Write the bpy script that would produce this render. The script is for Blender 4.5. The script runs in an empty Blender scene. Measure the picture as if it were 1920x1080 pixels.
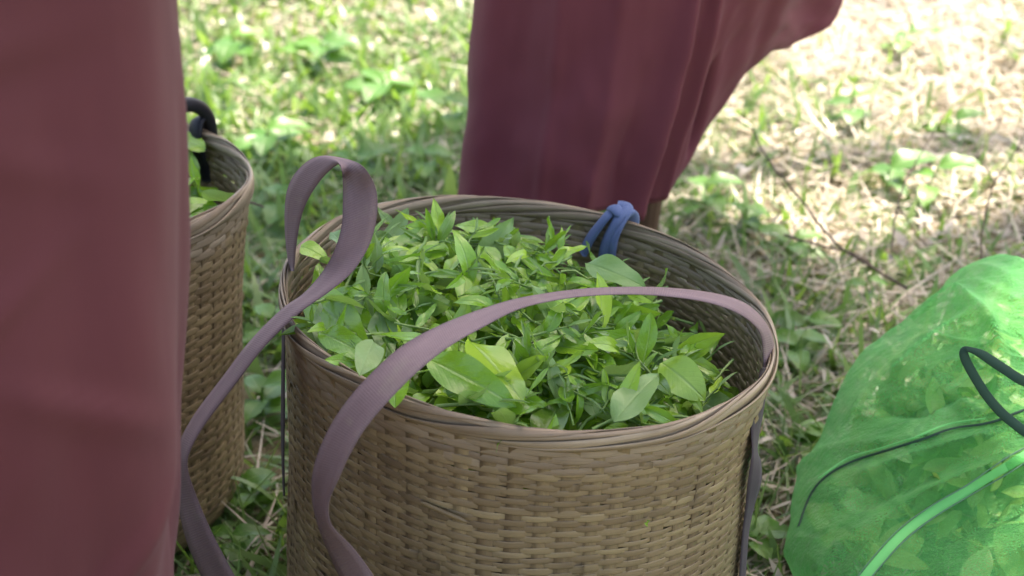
import bpy, math, random
import numpy as np
from mathutils import Vector, Matrix
from mathutils.bvhtree import BVHTree

random.seed(7)
rng = np.random.default_rng(11)
scene = bpy.context.scene
COL = scene.collection

# ------------------------------------------------------------------ camera
CAM_H, PITCH, LENS = 1.2, math.radians(27.0), 60.0
cam_data = bpy.data.cameras.new('camera')
cam_data.lens = LENS
cam_data.sensor_width = 36.0
cam_data.clip_start = 0.02
cam_data.clip_end = 900.0
cam_data.dof.use_dof = True
cam_data.dof.focus_distance = 1.66
cam_data.dof.aperture_fstop = 5.2
cam = bpy.data.objects.new('camera', cam_data)
COL.objects.link(cam)
cam.location = (0, 0, CAM_H)
cam.rotation_euler = (math.pi / 2 - PITCH, 0, 0)
scene.camera = cam

# ------------------------------------------------------------------ sky, sun, exposure
SUN = Vector((0.30, 0.36, 0.88)).normalized()
world = bpy.data.worlds.new('World')
scene.world = world
world.use_nodes = True
wn = world.node_tree
sky = wn.nodes.new('ShaderNodeTexSky')
sky.sky_type = 'NISHITA'
sky.sun_disc = False
sky.sun_elevation = math.asin(SUN.z)
sky.sun_rotation = math.atan2(SUN.x, SUN.y)
sky.air_density = 1.0
sky.dust_density = 2.5
wn.nodes['Background'].inputs['Strength'].default_value = 0.15
wn.links.new(sky.outputs['Color'], wn.nodes['Background'].inputs['Color'])
sun_data = bpy.data.lights.new('sun', 'SUN')
sun_data.energy = 4.8
sun_data.angle = math.radians(0.53)
sun_data.color = (1.0, 0.97, 0.93)
sun = bpy.data.objects.new('sun', sun_data)
COL.objects.link(sun)
sun.location = SUN * 20
sun.rotation_euler = (-SUN).to_track_quat('-Z', 'Y').to_euler()
scene.view_settings.view_transform = 'Standard'
scene.view_settings.look = 'None'
scene.view_settings.gamma = 1.0
scene.view_settings.use_curve_mapping = False
scene.view_settings.exposure = 1.8
scene.view_settings.use_white_balance = True
scene.view_settings.white_balance_temperature = 7250
scene.view_settings.white_balance_tint = 14
scene.cycles.use_denoising = True
scene.cycles.max_bounces = 10
scene.cycles.transparent_max_bounces = 16

# ------------------------------------------------------------------ helpers
FPX = LENS / 36.0 * 1920
CF = Vector((0, math.cos(PITCH), -math.sin(PITCH)))
CU = Vector((0, math.sin(PITCH), math.cos(PITCH)))
CR = Vector((1, 0, 0))
CAM = Vector((0, 0, CAM_H))


def ray(px, py):
    return (CF + CR * ((px - 960) / FPX) + CU * ((540 - py) / FPX))


def P(px, py, Y):
    """World point seen at photo pixel (px, py), Y metres in front of the camera."""
    d = ray(px, py)
    return CAM + d * (Y / d.y)


def PZ(px, py, z):
    d = ray(px, py)
    return CAM + d * ((z - CAM_H) / d.z)


def mesh_np(name, V, sizes, idx, mat=None, smooth=True, uv=None):
    """Mesh from numpy arrays: V (n,3), polygon sizes, flat vertex indices, optional per-vertex uv."""
    me = bpy.data.meshes.new(name)
    V = np.ascontiguousarray(V, dtype=np.float32)
    idx = np.ascontiguousarray(idx, dtype=np.int32).ravel()
    sizes = np.ascontiguousarray(sizes, dtype=np.int32).ravel()
    me.vertices.add(len(V)); me.vertices.foreach_set('co', V.ravel())
    me.loops.add(len(idx)); me.loops.foreach_set('vertex_index', idx)
    me.polygons.add(len(sizes))
    me.polygons.foreach_set('loop_start', np.concatenate([[0], np.cumsum(sizes)[:-1]]).astype(np.int32))
    me.update(calc_edges=True)
    me.validate()
    if smooth:
        me.polygons.foreach_set('use_smooth', np.ones(len(me.polygons), dtype=bool))
    if uv is not None:
        lay = me.uv_layers.new(name='UVMap')
        li = np.empty(len(me.loops), dtype=np.int32)
        me.loops.foreach_get('vertex_index', li)
        lay.data.foreach_set('uv', np.ascontiguousarray(np.asarray(uv, dtype=np.float32)[li]).ravel())
    if mat:
        me.materials.append(mat)
    me.update()
    return me


def obj(name, me, parent=None):
    o = bpy.data.objects.new(name, me)
    COL.objects.link(o)
    if parent:
        o.parent = parent
    return o


def tag(o, label, cat, group=None):
    o['label'] = label
    o['category'] = cat
    if group:
        o['group'] = group
    return o


def thing(name, label, cat, loc=(0, 0, 0), group=None):
    o = bpy.data.objects.new(name, None)
    COL.objects.link(o)
    o.location = loc
    o.empty_display_size = 0.05
    return tag(o, label, cat, group)


def grid_faces(nu, nv, wrap_u=False, wrap_v=False):
    """Quads of a grid stored as index u*nv+v."""
    iu = np.arange(nu if wrap_u else nu - 1)
    iv = np.arange(nv if wrap_v else nv - 1)
    a, b = np.meshgrid(iu, iv, indexing='ij')
    a2, b2 = (a + 1) % nu, (b + 1) % nv
    q = np.stack([a * nv + b, a2 * nv + b, a2 * nv + b2, a * nv + b2], -1).reshape(-1, 4)
    return q


def catmull(pts, n, closed=False):
    """Dense Catmull-Rom curve through pts (k,d)."""
    pts = np.asarray(pts, float)
    k = len(pts)
    if closed:
        t = np.linspace(0, k, n, endpoint=False)
    else:
        t = np.linspace(0, k - 1, n)
        pts = np.vstack([2 * pts[0] - pts[1], pts, 2 * pts[-1] - pts[-2]])
    i = np.floor(t).astype(int)
    if not closed:
        i = np.minimum(i, k - 2)
    f = (t - i)[:, None]
    g = (lambda j: pts[(i + j - 1) % k]) if closed else (lambda j: pts[i + j])
    p0, p1, p2, p3 = g(0), g(1), g(2), g(3)
    return 0.5 * (2 * p1 + (p2 - p0) * f + (2 * p0 - 5 * p1 + 4 * p2 - p3) * f ** 2 + (3 * p1 - p0 - 3 * p2 + p3) * f ** 3)


def tube_arrays(path, radii, ns=8, flat=1.0, up=None):
    """Tube along a path with tapering radii; flat < 1 squashes it along its frame normal."""
    path = np.asarray(path, float)
    n = len(path)
    radii = np.broadcast_to(np.asarray(radii, float), (n,))
    T = np.gradient(path, axis=0)
    T /= np.linalg.norm(T, axis=1)[:, None] + 1e-12
    nrm = np.array(up if up is not None else (0.3, 0.2, 0.93), float)
    V = []
    for i in range(n):
        nrm = nrm - T[i] * nrm.dot(T[i])
        nrm /= np.linalg.norm(nrm) + 1e-12
        b = np.cross(T[i], nrm)
        a = np.linspace(0, 2 * np.pi, ns, endpoint=False)
        V.append(path[i] + radii[i] * (np.cos(a)[:, None] * b + flat * np.sin(a)[:, None] * nrm))
    V = np.array(V).reshape(-1, 3)
    q = grid_faces(n, ns, False, True)
    caps = [np.arange(ns)[::-1], (n - 1) * ns + np.arange(ns)]
    return V, [4] * len(q) + [ns, ns], np.concatenate([q.ravel()] + caps)


def tube_mesh(name, path, radii, mat, ns=8, flat=1.0, up=None):
    V, s, i = tube_arrays(path, radii, ns, flat, up)
    return mesh_np(name, V, s, i, mat)


def vnoise(x, y, seed=0):
    """Smooth 2-D value noise in numpy, 0..1."""
    x = np.asarray(x, float); y = np.asarray(y, float)
    xi, yi = np.floor(x).astype(np.int64), np.floor(y).astype(np.int64)
    fx, fy = x - xi, y - yi
    fx, fy = fx * fx * (3 - 2 * fx), fy * fy * (3 - 2 * fy)

    def h(a, b):
        v = np.sin(a * 127.1 + b * 311.7 + seed * 74.7) * 43758.5453
        return v - np.floor(v)
    return (h(xi, yi) * (1 - fx) + h(xi + 1, yi) * fx) * (1 - fy) + (h(xi, yi + 1) * (1 - fx) + h(xi + 1, yi + 1) * fx) * fy


def sstep(a, b, x):
    t = np.clip((np.asarray(x, float) - a) / (b - a), 0, 1)
    return t * t * (3 - 2 * t)


# ------------------------------------------------------------------ materials
class NT:
    def __init__(self, name):
        self.m = bpy.data.materials.new(name)
        self.m.use_nodes = True
        self.t = self.m.node_tree
        self.t.nodes.clear()
        self.out = self.t.nodes.new('ShaderNodeOutputMaterial')

    def n(self, kind, **kw):
        nd = self.t.nodes.new('ShaderNode' + kind)
        for k, v in kw.items():
            if k in nd.inputs:
                self.set(nd.inputs[k], v)
            else:
                setattr(nd, k, v)
        return nd

    def set(self, sock, v):
        if isinstance(v, bpy.types.NodeSocket):
            self.t.links.new(v, sock)
        else:
            sock.default_value = v

    def math(self, op, a, b=0.0, clamp=False):
        nd = self.t.nodes.new('ShaderNodeMath'); nd.operation = op; nd.use_clamp = clamp
        self.set(nd.inputs[0], a); self.set(nd.inputs[1], b)
        return nd.outputs[0]

    def mix(self, fac, a, b, blend='MIX'):
        nd = self.t.nodes.new('ShaderNodeMix'); nd.data_type = 'RGBA'; nd.blend_type = blend
        self.set(nd.inputs['Factor'], fac)
        self.set(nd.inputs['A'], a if isinstance(a, bpy.types.NodeSocket) else (*a[:3], 1))
        self.set(nd.inputs['B'], b if isinstance(b, bpy.types.NodeSocket) else (*b[:3], 1))
        return nd.outputs['Result']

    def ramp(self, fac, stops):
        nd = self.t.nodes.new('ShaderNodeValToRGB')
        el = nd.color_ramp.elements
        while len(el) < len(stops):
            el.new(0.5)
        for e, (p, c) in zip(el, stops):
            e.position = p
            e.color = (*c, 1) if len(c) == 3 else c
        self.set(nd.inputs['Fac'], fac)
        return nd.outputs['Color']

    def noise(self, vec, scale, detail=3, rough=0.55):
        nd = self.n('TexNoise')
        nd.inputs['Scale'].default_value = scale
        nd.inputs['Detail'].default_value = detail
        nd.inputs['Roughness'].default_value = rough
        if vec is not None:
            self.set(nd.inputs['Vector'], vec)
        return nd.outputs['Fac']

    def scale_vec(self, vec, s):
        nd = self.n('VectorMath', operation='MULTIPLY')
        self.set(nd.inputs[0], vec); nd.inputs[1].default_value = s
        return nd.outputs[0]

    def bump(self, h, strength, dist):
        nd = self.n('Bump')
        nd.inputs['Strength'].default_value = strength
        nd.inputs['Distance'].default_value = dist
        self.set(nd.inputs['Height'], h)
        return nd.outputs['Normal']

    def done(self, shader):
        self.t.links.new(shader, self.out.inputs['Surface'])
        return self.m


def leafy(name, stops, back, transl=0.35, rough=0.4, tip=None, spec=0.5, bumpy=True, veins=False):
    """Leaf or blade: colour from a per-leaf random value, paler underside, light shining through."""
    k = NT(name)
    geo = k.n('NewGeometry')
    oi = k.n('ObjectInfo')
    r = k.math('FRACT', k.math('ADD', geo.outputs['Random Per Island'], oi.outputs['Random']))
    col = k.ramp(r, stops)
    tc = k.n('TexCoord')
    nz = k.noise(tc.outputs['Object'], 60, 3)
    col = k.mix(0.5, col, k.mix(nz, col, stops[-1][1]))
    if veins:
        sp = k.n('SeparateXYZ'); uvn = k.n('UVMap'); k.set(sp.inputs[0], uvn.outputs['UV'])
        ax = k.math('ABSOLUTE', k.math('SUBTRACT', sp.outputs['X'], 0.5))
        rib = k.math('SUBTRACT', 1.0, k.math('MULTIPLY', ax, 16.0), True)
        side = k.math('SINE', k.math('SUBTRACT', k.math('MULTIPLY', sp.outputs['Y'], 62.0), k.math('MULTIPLY', ax, 38.0)))
        side = k.math('POWER', k.math('ADD', k.math('MULTIPLY', side, 0.5), 0.5), 5.0)
        col = k.mix(k.math('MULTIPLY', rib, 0.4), col, (0.26, 0.40, 0.12))
        col = k.mix(k.math('MULTIPLY', side, 0.035), col, (0.24, 0.40, 0.10))
        wear = k.noise(tc.outputs['Object'], 5, 3)
        wear = k.math('MULTIPLY', k.math('SUBTRACT', wear, 0.68, True), 7.0, True)
        col = k.mix(k.math('MULTIPLY', wear, 0.6), col, (0.16, 0.13, 0.03))
    colb = k.mix(geo.outputs['Backfacing'], col, k.mix(0.55, col, back))
    p = k.n('BsdfPrincipled', **{'Base Color': colb, 'Roughness': rough})
    p.inputs['Specular IOR Level'].default_value = spec
    if veins:
        k.set(p.inputs['Normal'], k.bump(k.math('SUBTRACT', k.noise(tc.outputs['Object'], 9, 2), k.math('ADD', k.math('MULTIPLY', side, 0.12), rib)), 0.45, 0.0012))
    elif bumpy:
        k.set(p.inputs['Normal'], k.bump(k.noise(tc.outputs['Object'], 160, 2), 0.25, 0.002))
    tr = k.n('BsdfTranslucent')
    k.set(tr.inputs['Color'], k.mix(0.5, colb, tip or (0.35, 0.6, 0.06)))
    mx = k.n('MixShader')
    mx.inputs[0].default_value = transl
    k.t.links.new(p.outputs[0], mx.inputs[1]); k.t.links.new(tr.outputs[0], mx.inputs[2])
    return k.done(mx.outputs[0])


M_TEA = leafy('tea_leaf', [(0.0, (0.022, 0.095, 0.005)), (0.3, (0.062, 0.22, 0.009)), (0.65, (0.155, 0.38, 0.014)), (1.0, (0.34, 0.54, 0.05))],
              (0.27, 0.38, 0.20), 0.30, 0.24, spec=0.8, veins=True)
M_TEA_PALE = leafy('tea_leaf_pale', [(0.0, (0.14, 0.28, 0.08)), (1.0, (0.22, 0.36, 0.12))], (0.3, 0.42, 0.22), 0.3, 0.34, veins=True)
M_BAGLEAF = leafy('bagged_leaf', [(0.0, (0.06, 0.20, 0.02)), (0.5, (0.16, 0.36, 0.04)), (0.85, (0.30, 0.45, 0.10)), (1.0, (0.5, 0.55, 0.22))], (0.3, 0.42, 0.2), 0.35, 0.4)
M_STEM = leafy('tea_stem', [(0.0, (0.13, 0.27, 0.05)), (1.0, (0.22, 0.34, 0.09))], (0.2, 0.3, 0.1), 0.1, 0.45)
M_GRASS = leafy('grass_blade', [(0.0, (0.034, 0.095, 0.012)), (0.4, (0.068, 0.18, 0.018)), (0.75, (0.125, 0.27, 0.028)), (1.0, (0.30, 0.36, 0.13))],
                (0.15, 0.26, 0.09), 0.38, 0.34, tip=(0.28, 0.50, 0.05), spec=0.6, bumpy=False)
M_STRAW = leafy('dry_straw', [(0.0, (0.22, 0.16, 0.10)), (0.4, (0.40, 0.33, 0.235)), (0.8, (0.55, 0.48, 0.37)), (1.0, (0.66, 0.61, 0.51))],
                (0.5, 0.43, 0.31), 0.22, 0.5, tip=(0.55, 0.46, 0.32), bumpy=False)
M_LITTER = leafy('dry_leaf', [(0.0, (0.16, 0.10, 0.06)), (0.5, (0.42, 0.34, 0.24)), (1.0, (0.62, 0.56, 0.47))],
                 (0.5, 0.45, 0.36), 0.2, 0.45, tip=(0.5, 0.4, 0.22))
M_WEED = leafy('weed_leaf', [(0.0, (0.04, 0.13, 0.02)), (0.5, (0.07, 0.20, 0.03)), (1.0, (0.13, 0.29, 0.04))], (0.15, 0.28, 0.1), 0.38, 0.4, veins=True)
M_CROWN = leafy('tree_leaf', [(0.0, (0.04, 0.10, 0.02)), (1.0, (0.08, 0.16, 0.03))], (0.1, 0.18, 0.06), 0.2, 0.5, bumpy=False)


def bamboo(name, a, b, c, dark):
    k = NT(name)
    uvn = k.n('UVMap')
    oi = k.n('ObjectInfo')
    off = k.n('CombineXYZ')
    k.set(off.inputs['X'], k.math('MULTIPLY', oi.outputs['Random'], 37.0))
    k.set(off.inputs['Y'], k.math('MULTIPLY', oi.outputs['Random'], 91.0))
    add = k.n('VectorMath', operation='ADD')
    k.set(add.inputs[0], uvn.outputs['UV']); k.set(add.inputs[1], off.outputs[0])
    v = add.outputs[0]
    long = k.noise(k.scale_vec(v, (9, 9, 1)), 1.0, 3)
    fibre = k.noise(k.scale_vec(v, (22, 900, 1)), 1.0, 4, 0.65)
    blot = k.noise(k.scale_vec(v, (40, 120, 1)), 1.0, 4, 0.6)
    base = k.ramp(k.math('ADD', k.math('MULTIPLY', oi.outputs['Random'], 0.36), k.math('MULTIPLY', long, 0.62)),
                  [(0.12, dark), (0.36, a), (0.62, b), (0.9, c)])
    col = k.mix(k.math('MULTIPLY', k.math('SUBTRACT', fibre, 0.35, True), 1.1, True), base, dark)
    col = k.mix(k.math('MULTIPLY', k.math('SUBTRACT', blot, 0.55, True), 1.6, True), col, (0.10, 0.075, 0.05))
    tc = k.n('TexCoord')
    st = k.noise(tc.outputs['Object'], 7, 4, 0.6)
    st2 = k.noise(tc.outputs['Object'], 4.1, 2, 0.5)
    col = k.mix(k.math('MULTIPLY', k.math('SUBTRACT', st, 0.5, True), 3.2, True), col, k.mix(0.6, col, (0.07, 0.052, 0.036)))
    col = k.mix(k.math('MULTIPLY', k.math('SUBTRACT', st2, 0.55, True), 3.0, True), col, k.mix(0.5, col, (0.20, 0.21, 0.085)))
    p = k.n('BsdfPrincipled', **{'Base Color': col})
    k.set(p.inputs['Roughness'], k.math('ADD', k.math('MULTIPLY', fibre, 0.3), 0.32))
    p.inputs['Specular IOR Level'].default_value = 0.45
    k.set(p.inputs['Normal'], k.bump(fibre, 0.5, 0.0012))
    return k.done(p.outputs[0])


M_BAMBOO = bamboo('bamboo_strip', (0.21, 0.146, 0.075), (0.29, 0.211, 0.108), (0.40, 0.305, 0.152), (0.115, 0.080, 0.046))
M_RIM = bamboo('bamboo_rim', (0.245, 0.178, 0.108), (0.35, 0.268, 0.172), (0.48, 0.395, 0.28), (0.125, 0.09, 0.06))


def cloth(name, a, b, scale=900, rough=0.8, sheen=0.06, transl=0.0, tcol=None):
    k = NT(name)
    tc = k.n('TexCoord')
    o = tc.outputs['Object']
    big = k.noise(o, 3.5, 3)
    fine = k.noise(o, scale, 2)
    mid = k.noise(k.scale_vec(o, (60, 60, 14)), 1.0, 3)
    col = k.mix(big, a, b)
    col = k.mix(k.math('MULTIPLY', mid, 0.3), col, tuple(x * 0.7 for x in a))
    p = k.n('BsdfPrincipled', **{'Base Color': col, 'Roughness': rough})
    p.inputs['Specular IOR Level'].default_value = 0.25
    p.inputs['Sheen Weight'].default_value = sheen
    k.set(p.inputs['Normal'], k.bump(k.math('ADD', k.math('MULTIPLY', fine, 0.4), mid), 0.22, 0.002))
    sh = p.outputs[0]
    if transl:
        tr = k.n('BsdfTranslucent'); k.set(tr.inputs['Color'], (*(tcol or b), 1))
        mx = k.n('MixShader'); mx.inputs[0].default_value = transl
        k.t.links.new(sh, mx.inputs[1]); k.t.links.new(tr.outputs[0], mx.inputs[2])
        sh = mx.outputs[0]
    return k.done(sh)


M_ROBE2 = cloth('maroon_cotton_dimmed', (0.084, 0.021, 0.028), (0.118, 0.033, 0.038), transl=0.1, tcol=(0.3, 0.07, 0.07))  # near dress: shade put into the colour, darkened to offset extra light there
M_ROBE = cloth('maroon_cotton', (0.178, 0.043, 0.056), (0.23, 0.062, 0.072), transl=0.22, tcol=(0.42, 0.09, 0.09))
def strap_material():
    k = NT('strap_webbing')
    uvn = k.n('UVMap')
    uv = uvn.outputs['UV']
    tc = k.n('TexCoord')
    sp = k.n('SeparateXYZ'); k.set(sp.inputs[0], uv)
    thread = k.noise(k.scale_vec(uv, (900, 26, 1)), 1.0, 2)
    cross = k.math('SINE', k.math('MULTIPLY', sp.outputs['X'], 2600.0))
    fade = k.noise(k.scale_vec(uv, (14, 2.2, 1)), 1.0, 4, 0.6)
    dirt = k.noise(tc.outputs['Object'], 34, 4, 0.65)
    col = k.mix(fade, (0.135, 0.092, 0.092), (0.275, 0.198, 0.20))
    col = k.mix(k.math('MULTIPLY', thread, 0.5), col, (0.15, 0.102, 0.104))
    col = k.mix(k.math('MULTIPLY', k.math('SUBTRACT', dirt, 0.56, True), 3.0, True), col, (0.23, 0.19, 0.155))
    edge = k.math('MULTIPLY', k.math('SUBTRACT', k.math('ABSOLUTE', k.math('SUBTRACT', sp.outputs['Y'], 0.5)), 0.43, True), 14.0, True)
    col = k.mix(k.math('MULTIPLY', edge, 0.45), col, (0.07, 0.045, 0.05))
    p = k.n('BsdfPrincipled', **{'Base Color': col, 'Roughness': 0.72})
    p.inputs['Specular IOR Level'].default_value = 0.3
    h = k.math('ADD', k.math('MULTIPLY', cross, 0.25), k.math('ADD', thread, k.math('MULTIPLY', fade, 1.5)))
    k.set(p.inputs['Normal'], k.bump(h, 0.3, 0.0012))
    return k.done(p.outputs[0])


M_STRAP = strap_material()
M_BLUE = cloth('blue_cotton', (0.08, 0.115, 0.215), (0.11, 0.15, 0.27), scale=1200)
M_DSTRAP = cloth('dark_strap', (0.035, 0.025, 0.03), (0.06, 0.042, 0.05), rough=0.7)
M_BLACK = cloth('black_rubber', (0.012, 0.012, 0.015), (0.02, 0.02, 0.024), rough=0.5, sheen=0.0)
M_DGREEN = cloth('green_webbing', (0.016, 0.048, 0.028), (0.025, 0.065, 0.04), rough=0.75, sheen=0.0)
M_STITCH = cloth('stitching', (0.08, 0.17, 0.10), (0.14, 0.26, 0.16), rough=0.7)
M_ZIP = cloth('seam_tape', (0.10, 0.48, 0.10), (0.22, 0.64, 0.22), rough=0.6)
M_SKIN = cloth('skin', (0.09, 0.045, 0.028), (0.115, 0.058, 0.036), scale=300, rough=0.5, sheen=0.0)
M_HAIR = cloth('hair', (0.008, 0.007, 0.006), (0.015, 0.012, 0.01), rough=0.7)
M_TWIG = cloth('twig_bark', (0.07, 0.05, 0.038), (0.15, 0.115, 0.09), scale=200, rough=0.85, sheen=0.0)
M_BARK = cloth('tree_bark', (0.10, 0.075, 0.055), (0.17, 0.135, 0.10), scale=60, rough=0.9, sheen=0.0)


def net_material():
    k = NT('green_net')
    tc = k.n('TexCoord')
    nz = k.noise(tc.outputs['Object'], 9, 4)
    g1, g2 = (0.075, 0.58, 0.10), (0.24, 0.80, 0.24)
    col = k.mix(nz, g1, g2)
    crin = k.math('ADD', k.noise(k.scale_vec(tc.outputs['Object'], (26, 60, 40)), 1.0, 4, 0.6), k.math('MULTIPLY', k.noise(tc.outputs['Object'], 420, 2), 0.22))
    d = k.n('BsdfPrincipled', **{'Base Color': col, 'Roughness': 0.5})
    d.inputs['Specular IOR Level'].default_value = 0.4
    d.inputs['Sheen Weight'].default_value = 0.25
    nb = k.bump(crin, 1.0, 0.013)
    k.set(d.inputs['Normal'], nb)
    tr = k.n('BsdfTranslucent'); k.set(tr.inputs['Color'], col); k.set(tr.inputs['Normal'], nb)
    a = k.n('MixShader'); a.inputs[0].default_value = 0.42
    k.t.links.new(d.outputs[0], a.inputs[1]); k.t.links.new(tr.outputs[0], a.inputs[2])
    tp = k.n('BsdfTransparent')
    # threads cover more of what lies behind where the net is seen edge-on: real thread thickness over the holes
    lw = k.n('LayerWeight'); lw.inputs['Blend'].default_value = 0.35
    hole = k.math('SUBTRACT', k.math('ADD', 0.46, k.math('MULTIPLY', k.noise(tc.outputs['Object'], 520, 1), 0.26)), k.math('MULTIPLY', lw.outputs['Facing'], 0.36), True)
    b = k.n('MixShader'); k.set(b.inputs[0], hole)
    k.t.links.new(a.outputs[0], b.inputs[1]); k.t.links.new(tp.outputs[0], b.inputs[2])
    return k.done(b.outputs[0])


M_NET = net_material()


def ground_material():
    k = NT('dry_soil')
    tc = k.n('TexCoord')
    o = tc.outputs['Object']
    a = k.noise(o, 2.3, 5)
    b = k.noise(o, 38, 5, 0.7)
    c = k.noise(o, 190, 3, 0.6)
    col = k.ramp(b, [(0.25, (0.10, 0.07, 0.045)), (0.5, (0.24, 0.18, 0.115)), (0.75, (0.40, 0.32, 0.22))])
    col = k.mix(k.math('MULTIPLY', c, 0.5), col, (0.33, 0.27, 0.17))
    col = k.mix(k.math('MULTIPLY', a, 0.45), col, (0.10, 0.13, 0.04))
    p = k.n('BsdfPrincipled', **{'Base Color': col, 'Roughness': 0.95})
    p.inputs['Specular IOR Level'].default_value = 0.15
    k.set(p.inputs['Normal'], k.bump(k.math('ADD', b, k.math('MULTIPLY', c, 0.5)), 0.8, 0.02))
    return k.done(p.outputs[0])


M_SOIL = ground_material()

# ------------------------------------------------------------------ ground


def ground_z(x, y):
    x = np.asarray(x, float); y = np.asarray(y, float)
    near = np.exp(-((x - 0.3) ** 2 + (y - 2) ** 2) / 30.0)
    return (0.012 * (vnoise(x * 4, y * 4, 1) - 0.5) + 0.03 * (vnoise(x * 1.1, y * 1.1, 2) - 0.5)) * near


def axis_steps(lo, hi, step, far):
    core = np.arange(lo, hi + 1e-6, step)
    out = []
    d = step
    e = hi
    while e < far:
        d *= 1.35
        e += d
        out.append(e)
    d = step
    e = lo
    pre = []
    while e > -far:
        d *= 1.35
        e -= d
        pre.append(e)
    return np.concatenate([pre[::-1], core, out])


gx, gy = axis_steps(-2.5, 3.2, 0.06, 400), axis_steps(0.0, 6.0, 0.06, 400)
GX, GY = np.meshgrid(gx, gy, indexing='ij')
GV = np.stack([GX, GY, ground_z(GX, GY)], -1).reshape(-1, 3)
q = grid_faces(len(gx), len(gy))
ground = obj('ground', mesh_np('ground', GV, [4] * len(q), q, M_SOIL))
ground['kind'] = 'structure'

# ------------------------------------------------------------------ baskets
B_C = np.array([0.0174, 1.536, 0.0])      # where the front basket stands
B_R, B_H = 0.25, 0.405
B_LEAN, B_CUT = 0.047, 0.074              # lean of the wall, extra slope of the rim
NST = 62


def b_radius(z):
    z = np.asarray(z, float)
    base = np.where(z < 0.06, 0.2445 - 0.050 * ((0.06 - z) / 0.06) ** 2, 0.2445)
    return base - 0.004 * np.sin(np.clip((z - 0.06) / 0.34, 0, 1) * np.pi) + 0.0035 * sstep(0.33, 0.4, z)


def b_shear(V):
    V = np.array(V, float)
    w = np.clip(V[:, 2] / B_H, 0, 1.2)
    V[:, 2] -= B_CUT * V[:, 0] * w
    return V


def wob(th, z):
    """Slow unevenness of the whole wall."""
    return 0.0022 * np.sin(2 * th + 1.0 + 5 * z) + 0.0014 * np.sin(5 * th - 9 * z) + 0.0008 * np.sin(11 * th + 31 * z)


basket = thing('woven_basket', 'large woven bamboo basket in front, heaped with green tea leaves', 'basket')
PROF = np.array([(-0.5, 0.2), (-0.40, 0.5), (0.40, 0.5), (0.5, 0.2), (0.42, -0.45), (-0.42, -0.45)])


def strip_ring(name, zc, hgt, thick, amp, parity, mat, start, overlap=0.05):
    n = NST * 5
    th = start + np.linspace(0, 2 * np.pi + overlap, n)
    ph = NST * th / 2 + np.pi * parity
    wv = np.tanh(1.9 * np.cos(ph)) / np.tanh(1.9)
    rnd = random.random() * 99
    hh = hgt * (1 + 0.26 * (vnoise(th * 6 + rnd, th * 0 + rnd, 3) - 0.5) * 2)
    aw = amp * (1 + 0.35 * (vnoise(th * 9 + rnd, th * 0 + 3, 4) - 0.5) * 2)
    lift = 0.0035 * (sstep(2 * np.pi, 2 * np.pi + overlap, th - start)) + 0.0
    zz = zc + 0.0040 * (vnoise(th * 2.2 + 5, th * 0 + zc * 4, 5) - 0.5) + 0.0016 * (vnoise(th * 7, th * 0 + rnd, 6) - 0.5) + 0.003 * lift / 0.0035
    r0 = b_radius(zz) + wob(th, zz) + aw * wv + lift
    V = np.zeros((n, 6, 3))
    uv = np.zeros((n, 6, 2))
    tilt = 0.12 * (vnoise(th * 5 + rnd, th * 0 + 9, 7) - 0.5)
    for j, (a, b) in enumerate(PROF):
        dz = a * hh
        rr = r0 + b * thick + a * hh * tilt
        V[:, j, 0] = rr * np.cos(th); V[:, j, 1] = rr * np.sin(th); V[:, j, 2] = zz + dz
        uv[:, j, 0] = th * B_R; uv[:, j, 1] = a * hgt + (0 if b > 0 else 0.02)
    q = grid_faces(n, 6, False, True)
    caps = [np.arange(6)[::-1], (n - 1) * 6 + np.arange(6)]
    return mesh_np(name, b_shear(V.reshape(-1, 3)), [4] * len(q) + [6, 6], np.concatenate([q.ravel()] + caps), mat, uv=uv.reshape(-1, 2))


PITCHZ = 0.0060
nrow = 0
z = 0.010
while z < B_H - 0.046:
    th0 = random.random() * 6.283
    hg = PITCHZ * random.uniform(1.12, 1.34)
    obj('weaving_strip', strip_ring('weaving_strip', z, hg, 0.0008, 0.00075, nrow % 2, M_BAMBOO, th0), basket)
    nrow += 1
    z += PITCHZ

for j in range(5):      # long smooth rows below the rim
    zz_ = B_H - 0.0455 + 0.0072 * j
    obj('weaving_strip', strip_ring('weaving_strip', zz_, 0.0088 * random.uniform(0.9, 1.1), 0.0014, 0.0004, j % 2, M_RIM, random.random() * 6.28, 0.2), basket)
for k in range(NST):
    th = 2 * np.pi * k / NST + random.uniform(-0.006, 0.006)
    zz = np.linspace(0.004, B_H - 0.012, 22)
    w = 0.0135 * random.uniform(0.8, 1.15)
    r = b_radius(zz) + wob(th, zz)
    c, s = math.cos(th), math.sin(th)
    V = np.zeros((22, 4, 3)); uv = np.zeros((22, 4, 2))
    for j, (a, b) in enumerate(((-0.5, 0.5), (0.5, 0.5), (0.5, -0.5), (-0.5, -0.5))):
        rr = r + b * 0.0009
        V[:, j, 0] = rr * c - a * w * s; V[:, j, 1] = rr * s + a * w * c; V[:, j, 2] = zz
        uv[:, j, 0] = zz; uv[:, j, 1] = a * w
    q = grid_faces(22, 4, False, True)
    obj('stake', mesh_np('stake', b_shear(V.reshape(-1, 3)), [4] * len(q) + [4, 4],
                         np.concatenate([q.ravel(), [3, 2, 1, 0], 84 + np.arange(4)]), M_BAMBOO, False, uv.reshape(-1, 2)), basket)

# rim: long strips wound round a hoop
RIM_Z, RIM_A, RIM_B = B_H - 0.010, 0.0034, 0.0105


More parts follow.
